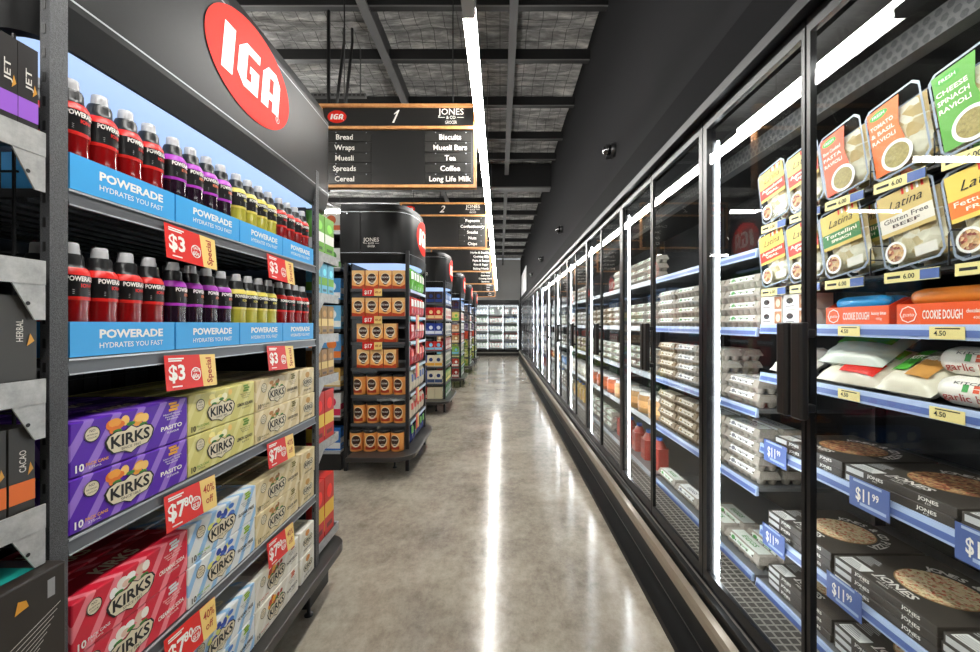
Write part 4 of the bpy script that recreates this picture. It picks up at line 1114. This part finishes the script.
        b = MB(); b.box(.986, .994, ya + BAY - .044, ya + BAY - .035, .34, 2.33, LED); b.build('led_strip', r)
        b = MB(); b.box(1.74, 1.79, ya + .001, ya + .02, .3, 2.4, INNER); b.build('bay_divider', r)
        b = MB(); b.box(.966, .984, ya + BAY - .030, ya + BAY - .003, .32, 2.42, FRM); b.box(.966, .984, ya + .003, ya + .030, .32, 2.42, FRM); b.build('mullion', r)
    for d in range(4):
        ya, yb_ = d * .625 + .004, d * .625 + .621
        hinge_near = d % 2 == 0                      # hinge at near edge
        wa = .031 if hinge_near else .014; wb = .014 if hinge_near else .031
        z0, z1 = .327, 2.438
        b = MB(); b.box(XD, XD + .02, ya, ya + wa, z0, z1, FRM); b.box(XD, XD + .02, yb_ - wb, yb_, z0, z1, FRM)
        b.box(XD, XD + .02, ya + wa, yb_ - wb, z0, z0 + .05, FRM); b.box(XD, XD + .02, ya + wa, yb_ - wb, z1 - .05, z1, FRM)
        door = b.build('glass_door', r)
        b = MB(); b.box(XD + .007, XD + .011, ya + wa, yb_ - wb, z0 + .05, z1 - .05, GLASS); b.build('pane', door)
        hy = yb_ - .048 if hinge_near else ya + .006
        b = MB(); b.prism([(XD - .055, hy + .004), (XD - .048, hy), (XD - .03, hy), (XD - .026, hy + .01), (XD - .026, hy + .036), (XD - .03, hy + .046), (XD - .048, hy + .046), (XD - .055, hy + .042)], 1.215, 1.505, mat(34, 32, 31, .3, .2))
        b.box(XD - .03, XD, hy + .008, hy + .034, 1.235, 1.26, BLACK); b.box(XD - .03, XD, hy + .008, hy + .034, 1.46, 1.485, BLACK)
        b.build('handle', door, .005)
for c in range(7): case(c)

# goods in bay 0 ------------------------------------------------
RZ = -PI / 2
def b_white():
    b = MB(); b.box(-.068, .068, -.05, .05, 0, .062, mat(222, 220, 214, .5)); F = FR(-.0502)
    b.aell(F, -.03, .036, .02, .012, mat(40, 34, 32, .5), 1, 18); b.arect(F, .022, .066, .004, .058, mat(176, 120, 84, .5), 1)
    b.aell(F, .045, .03, .014, .018, mat(226, 200, 170, .5), 2, 12); b.arect(F, -.055, -.005, .012, .016, mat(120, 120, 120, .5), 1)
    return b.build('white_carton')
PAST = {'A': b_pasta((236, 84, 40), (200, 40, 30), 'Slow Cooked', 'PASTA', (250, 230, 220)), 'B': b_pasta((238, 106, 30), (200, 40, 30), 'TOMATO', '& BASIL', (250, 236, 220)), 'C': b_pasta((90, 160, 60), (230, 60, 50), 'CHEESE', 'SPINACH', (250, 240, 230)),
        'G': b_pasta((212, 186, 92), (196, 52, 34), 'Agnolotti', 'VEAL', (250, 240, 220), True), 'D': b_pasta((206, 182, 92), (52, 120, 62), 'Tortellini', 'SPINACH', (250, 240, 220), True), 'E': b_pasta((204, 178, 110), (220, 214, 200), 'Gluten Free', 'BEEF', (60, 50, 50), True), 'Fp': b_pasta((230, 200, 90), (238, 120, 40), 'Fettuccine', 'FRESH', (250, 240, 220), True)}
hangers = [(1.945, [('C', 1.0, 'white pasta pack with green corner and round red print'), ('B', 1.195, 'orange tomato and basil ravioli pack'), ('A', 1.385, 'orange slow cooked pasta pack, top row'), ('G', 1.563, 'gold and red pasta pack hidden by the door frame, top row'), ('G', 1.741, 'gold and red pasta pack seen through second door, top row')]),
           (1.66, [('Fp', .968, 'gold and orange fettuccine pack'), ('E', 1.16, 'gluten free beef pasta pack with white band'), ('D', 1.385, 'gold pasta pack with green band and striped top'), ('G', 1.563, 'gold and red pasta pack hidden by the door frame, lower row'), ('G', 1.741, 'gold and red pasta pack seen through second door, lower row')])]
hk = tag(empty('hanging_rack', (0, 0, 0)), 'black wire pasta rack with price tickets inside the closest fridge', 'rack')
for z, lst in hangers:
    b = MB(); b.box(XF + .03, XF + .05, .66, 1.84, z - .022, z - .014, BLACK); b.box(XF + .0, 1.79, .66, 1.84, z - .014, z - .006, DARK); b.build('support_bar', hk)
    for kd, y, lab in lst:
        put('pasta' + kd, PAST[kd], (XF + .004, y, z + .014), RZ, lab, 'pasta pack', 'fresh pasta packs', None, -.16)
        put('pastab' + kd, PAST[kd], (XF + .078, y - .005, z + .014), RZ, lab.replace('pack', 'pack behind,', 1) if False else 'spare ' + lab, 'pasta pack', 'fresh pasta packs', None, -.13)
        b = MB(); b.box(XF - .014, XF - .011, y - .08, y + .075, z - .036, z - .004, mat(232, 218, 150, .4)); b.box(XF - .0145, XF - .0112, y - .08, y - .03, z - .034, z - .006, RBB)
        F = SIDEN(XF - .014, y + .02, z - .02); b.text(F, '6.00', .02, 0, .014, INK, .032, 2, .02); b.arect(F, -.045, -.005, -.004, .004, INK, 1)
        o = b.build('price_ticket', hk); o['label'] = 'yellow and blue price ticket'
        if kd == 'G': continue
        b = MB(); w_ = mat(60, 60, 62, .35, .5)
        yy = y - .098
        b.tube([(XF + .12, yy, z + .09), (XF - .002, yy, z + .09), (XF - .008, yy, z + .08), (XF - .008, yy, z - .004)], .0022, w_, 6)
        b.tube([(XF + .12, yy, z + .045), (XF - .008, yy, z + .045)], .0022, w_, 6); b.build('wire_divider', hk)
# cookie dough cartons + rolls
for i, (y, t2, lab) in enumerate(((1.09, 'chocolate chip', 'orange cookie dough carton at the pane edge, chocolate chip'), (1.345, 'bunny bites', 'orange cookie dough carton holding blue rolls'))):
    put('dough%d' % i, b_dough(t2, None), (XF + .09, y + (.02 if i else .01), 1.497), RZ, lab, 'display carton')
ROLLB = b_roll(.2, .024, (44, 150, 216), name='dough_roll'); ROLLO = b_roll(.22, .026, (226, 130, 50), name='dough_roll')
k = 0
for j in range(2):
    for lv in range(2):
        put('rollb', ROLLB, (XF + .05 + j * .052, 1.375, 1.502 + lv * .046), RZ, 'blue wrapped dough roll, %s roll in the %s layer' % (('front', 'rear')[j], ('lower', 'upper')[lv]), 'dough roll', 'dough rolls')
        put('rollo', ROLLO, (XF + .052 + j * .056, 1.10, 1.502 + lv * .05), RZ, 'orange wrapped dough roll, %s roll in the %s layer' % (('front', 'rear')[j], ('lower', 'upper')[lv]), 'dough roll', 'dough rolls')
put('rollb2', b_roll(.26, .03, (40, 96, 170), name='dough_roll'), (XF + .25, 1.27, 1.56), RZ, 'dark blue dough pack lying behind the cookie dough', 'dough roll')
put('rollo2', b_roll(.3, .034, (222, 96, 40), name='dough_roll'), (XF + .25, .98, 1.56), RZ, 'orange dough pack lying behind the cookie dough', 'dough roll')
put('riser', lambda: MB().box(-.45, .45, -.06, .06, 0, .055, DARK).build('shelf_riser'), (XF + .25, 1.2, 1.497), RZ, 'dark riser block behind the cookie dough', 'riser')
for i, (y, lv) in enumerate(((1.64, 0), (1.64, 1), (1.785, 0), (1.785, 1))):
    put('wcart', b_white, (XF + .06, y, 1.497 + lv * .064), RZ, 'small white carton with dark oval, %s from the near pile, %s one' % (('first', 'second')[i // 2], ('bottom', 'top')[lv]), 'carton', 'white cartons by the door handle')
# breads on z=1.276
def crumple(w, h, d, base, p1, p2, name='bread_bag'):
    def fn():
        r = empty(name)
        b = MB(); b.T = Matrix.Translation((0, 0, d * .5)) @ Matrix.Rotation(-1.0, 4, 'X') @ Matrix.Translation((0, 0, -h / 2)); b.pillow(w, h, d, mat(*base, .22), 14, 14, .5, None, .005); b.build('wrapper', r)
        b = MB(); b.T = Matrix.Translation((0, 0, d * .5)) @ Matrix.Rotation(-1.0, 4, 'X') @ Matrix.Translation((0, 0, -h / 2))
        b.build if False else None
        def F(x, z, l):
            u = 2 * x / w; t = 2 * z / h - 1
            th = (max(0, 1 - abs(u) ** 3)) ** .6 * (max(0, 1 - abs(t) ** 4)) ** .5
            return (x, -d / 2 * th - l - .006, z)
        for (x0, x1, z0, z1, c) in p1:
            N = 6; p = [(x0 * w + (x1 - x0) * w * i / N, z0 * h + (z1 - z0) * h * j / N) for j in range(N + 1) for i in range(N + 1)]
            b.art(F, p, mat(*c, .25), 2, [(j * (N + 1) + i, j * (N + 1) + i + 1, (j + 1) * (N + 1) + i + 1, (j + 1) * (N + 1) + i) for j in range(N) for i in range(N)])
        if p2: b.text(F, p2, 0, h * .62, h * .1, WLET, w * .5, 8, .02)
        b.build('print', r); return r
    return fn
put('bag1', crumple(.25, .20, .07, (214, 206, 188), [(-.42, .42, .62, .86, (90, 170, 60)), (-.1, .4, .12, .42, (214, 44, 34))], None), (XF + .09, 1.40, 1.30), RZ, 'white bread bag with green top and red corner', 'bread bag')
put('bag2', crumple(.17, .20, .075, (216, 210, 190), [(-.42, -.05, .3, .86, (80, 165, 60)), (0, .36, .2, .6, (206, 150, 80))], 'KITCHEN'), (XF + .09, 1.205, 1.30), RZ, 'white and green crumpled bread bag beside garlic bread', 'bread bag')
put('bag3', crumple(.22, .17, .07, (236, 230, 222), [(-.4, .1, .3, .8, (210, 30, 50))], None), (XF + .09, 1.70, 1.30), RZ, 'white and red bread bag beside the door handle', 'bread bag')
put('bag4', crumple(.24, .18, .06, (200, 206, 196), [(-.4, .4, .5, .86, (90, 170, 60))], None), (XF + .10, 1.42, 1.345), RZ + .1, 'silver green bread bag lying on another', 'bread bag')
GB = b_roll(.25, .04, (234, 230, 220), 'garlic bread', (170, 50, 40), 'garlic_bread', [(-.04, .012, .014, .02, (60, 150, 70)), (-.015, .012, .014, .02, (216, 80, 40)), (.09, .02, .03, .02, (110, 130, 60))])
put('gb', GB, (XF + .06, 1.01, 1.279), RZ, 'lower garlic bread loaf in white wrapper', 'garlic bread', 'garlic breads'); put('gb', GB, (XF + .085, 1.025, 1.358), RZ, 'upper garlic bread loaf in white wrapper', 'garlic bread', 'garlic breads')
bpy.context.view_layer.update()
for o in list(COL.objects):
    if o.parent is None and o.name.startswith('bread_bag'):
        zm = min((c.matrix_world @ v.co).z for c in o.children for v in c.data.vertices)
        o.location.z += 1.2775 + (.068 if 'silver' in o['label'] else 0) - zm
# pizza boxes
PZ = {0: b_pizza(PIZZA), 1: b_pizza(PIZZA2)}
for z, nlev, ys, nm, kd in ((.951, 2, (1.234, 1.59, .878), 'upper', 1), (.572, 3, (1.281, 1.637, .925), 'middle', 0), (DECK, 3, (1.28, 1.636, .924), 'lowest', 0)):
    for yi, y in enumerate(ys):
        for lv in range(nlev):
            put('pz%d' % kd, PZ[kd], (XF + .172 + .012, y + random.uniform(-.003, .003), z + .001 + lv * .0295), RZ + random.uniform(-.008, .008),
                'black pizza box with round window, %s pizza shelf, pile %s, %s from bottom' % (nm, ('centre', 'far', 'near')[yi], ORD[lv]), 'pizza box', 'pizza boxes')
# eggs in bay 1+ -------------------------------------------------
EG = {'g': b_eggs(PULP, (226, 230, 222), (70, 150, 70)), 'w': b_eggs(PULP, (236, 236, 234), (120, 120, 130)), 'b': b_eggs(PULPB, (214, 206, 190), (150, 120, 60))}
def eggs(kd, y, z, lv, lab, rz=RZ, dx=0.0):
    put('egg' + kd, EG[kd], (XF + .075 + dx, y, z + lv * .0655), rz + random.uniform(-.03, .03), lab, 'egg carton', 'egg cartons')
cn = {'g': 'green labelled', 'w': 'white labelled', 'b': 'brown'}
egrid = [(1.48, 4, 'ggggwwww'), (1.10, 2, 'wgwb'), (.735, 4, 'wwbb'), (DECK, 1, 'ggwg')]
shn = {1.85: 'top', 1.48: 'upper', 1.10: 'middle', .735: 'lower', DECK: 'bottom'}
for z, nl, kds in egrid:
    for ci in range(4):
        y = 1.87 + .165 + ci * .305
        nn = nl if ci == 0 or z == DECK else max(nl, 4)
        for lv in range(nn):
            for dp in (0, 1):
                if dp and ci > 1: continue
                eggs(kds[ci % len(kds)], y, z, lv, '%s egg carton, %s row, pile %s on %s egg shelf, %s from bottom' % (cn[kds[ci % len(kds)]], ('front', 'rear')[dp], ORD[ci], shn[z], ORD[lv]), RZ, dp * .115)
# bays 2.. generic chilled goods
pal = {'tub': [(196, 150, 96), (90, 130, 180), (214, 206, 190), (180, 90, 50)], 'ctn': [(206, 198, 184), (224, 222, 214), (176, 160, 136), (196, 200, 206)], 'btl': [(236, 236, 230), (206, 170, 90), (170, 60, 50)]}
cnt = 0
for n_ in range(2, 14):
    yb0 = Y00 + BAY * n_
    per = 5 if n_ < 5 else (4 if n_ < 8 else 3)
    for z in SH1[:3] + [DECK] + ([SH1[3]] if n_ % 2 == 0 else []):
        typ = ['ctn', 'tub', 'ctn', 'btl', 'tub', 'ctn'][(n_ * 3 + int(z * 10)) % 6]
        ci = (n_ * 7 + int(z * 20)) % len(pal[typ]); col = pal[typ][ci]
        pit = (BAY - .06) / per
        for i in range(per):
            y = yb0 + .03 + pit * (i + .5)
            sh = {DECK: 'bottom', .735: 'second', 1.10: 'third', 1.48: 'fourth', 1.85: 'top'}[z]
            if typ == 'ctn' and n_ < 6:
                for lv in range(3): put('egg' + 'gwb'[ci % 3], EG['gwb'[ci % 3]], (XF + .075, y, z + lv * .0655), RZ, '%s egg carton, %s up, %s along %s shelf of %s fridge bay' % (cn['gwb'[ci % 3]], ORD[lv], ORD[i], sh, ORD[n_]), 'egg carton', 'egg cartons in the fridge line', (min(1, pit / .3) * .95, 1, 1))
                continue
            w = pit - .015
            if typ == 'btl': fn, nm = b_milk(col, (60, 110, 200), (200, 90, 70)), 'chilled bottle'
            elif typ == 'tub': fn, nm = b_can(.09, .15, col, (236, 236, 232), shade(col, 1.25), 'chilled_tub'), 'chilled tub'
            else: fn, nm = b_box(.2, .12, .19, col, shade(col, .7), (240, 240, 236), None, name='chilled_carton'), 'chilled carton'
            base = {'btl': .11, 'tub': .18, 'ctn': .2}[typ]
            s = min(1.25, w / base)
            put('%s%d' % (typ, ci), fn, (XF + .1, y, z), RZ, '%s, %s along the %s shelf of the %s fridge bay' % (nm, ORD[i], sh, ORD[n_]), nm.split()[-1], 'chilled goods in the fridge line', (s, 1, 1.15 if typ == 'tub' else 1))

# ================================================================ BACK WALL FRIDGE
YW = 19.0
r = tag(empty('milk_fridge', (0, YW, 0)), 'wide black glass door milk fridge on the far back wall', 'display fridge')
x0, x1 = -3.4, .90; dw = .715
b = MB(); b.box(x0, x1, .75, .80, 0, 2.55, mat(200, 200, 198, .5)); b.box(x0, x1, 0, .8, 2.42, 2.64, CASE); b.box(x0, x1, 0, .8, .0, .22, CASE); b.box(x0, x1, -.02, 0, .12, .16, STAIN)
b.box(x1 - .04, x1, 0, .8, .22, 2.42, CASE); b.box(x0, x0 + .04, 0, .8, .22, 2.42, CASE); b.build('cabinet', r)
MZ = [.36, .76, 1.16, 1.56, 1.96]
for z in MZ:
    b = MB(); b.box(x0 + .05, x1 - .05, .15, .74, z - .02, z - .001, mat(200, 200, 200, .4)); s = b.build('shelf', r)
    b = MB(); b.box(x0 + .05, x1 - .05, .135, .149, z - .03, z + .01, mat(130, 130, 132, .4)); b.build('price_rail', s)
b = MB(); b.box(x0 + .05, x1 - .05, .06, .10, 2.36, 2.40, LEDW); b.build('canopy_light', r)
k = 0; xx = x1
while xx - dw > x0 - .01:
    b = MB(); a, c = xx - dw + .003, xx - .003
    b.box(a, a + .035, -.04, 0, .23, 2.41, FRM); b.box(c - .035, c, -.04, 0, .23, 2.41, FRM); b.box(a + .035, c - .035, -.04, 0, .23, .28, FRM); b.box(a + .035, c - .035, -.04, 0, 2.36, 2.41, FRM)
    d = b.build('glass_door', r)
    b = MB(); b.box(a + .035, c - .035, -.025, -.02, .28, 2.36, GLASS); b.build('pane', d)
    b = MB(); b.box(a + .005 if k % 2 else c - .035, a + .035 if k % 2 else c - .005, -.075, -.04, 1.2, 1.5, FRM); b.build('handle', d)
    b = MB(); b.box(xx - .045, xx - .035, .03, .06, .3, 2.35, LEDW); b.build('led_strip', r)
    xx -= dw; k += 1
MK = [b_milk(), b_milk((246, 246, 242), (200, 60, 60), (214, 120, 110)), b_milk((240, 240, 238), (90, 170, 90), (150, 190, 150))]
for zi, z in enumerate(MZ):
    for i in range(17):
        x = .785 - .142 * i
        if zi == 4 and i in (6, 7, 2): continue
        q = ((i // 5) + zi) % 3
        put('mk%d' % q, MK[q], (x, YW + .23, z), 0, 'white milk bottle, %s from the corner on the %s shelf from the floor' % (ORD[i], ORD[zi]), 'milk bottle', 'milk bottles in the back fridge', (1.12, 1, 1.08))

# ================================================================ camera, world, view
cam = bpy.data.cameras.new('camera'); co = bpy.data.objects.new('camera', cam); COL.objects.link(co)
co.location = (0, 0, 1.5); co.rotation_euler = (PI / 2, 0, 0)
cam.lens = 400 / 980 * 36; cam.sensor_width = 36; cam.shift_x = -10 / 980; cam.shift_y = -2 / 980; cam.clip_start = .02; cam.clip_end = 100
SC.camera = co
w = bpy.data.worlds.new('world'); SC.world = w; w.use_nodes = True
w.node_tree.nodes['Background'].inputs[0].default_value = (.8, .85, .9, 1); w.node_tree.nodes['Background'].inputs[1].default_value = .3
SC.view_settings.view_transform = 'Standard'; SC.view_settings.look = 'None'; SC.view_settings.gamma = 1.0; SC.view_settings.use_curve_mapping = False
SC.view_settings.exposure = 1.4
SC.cycles.use_denoising = True
SC.cycles.max_bounces = 12; SC.cycles.transparent_max_bounces = 24; SC.cycles.diffuse_bounces = 5; SC.cycles.glossy_bounces = 4
SC.cycles.sample_clamp_indirect = 6.0
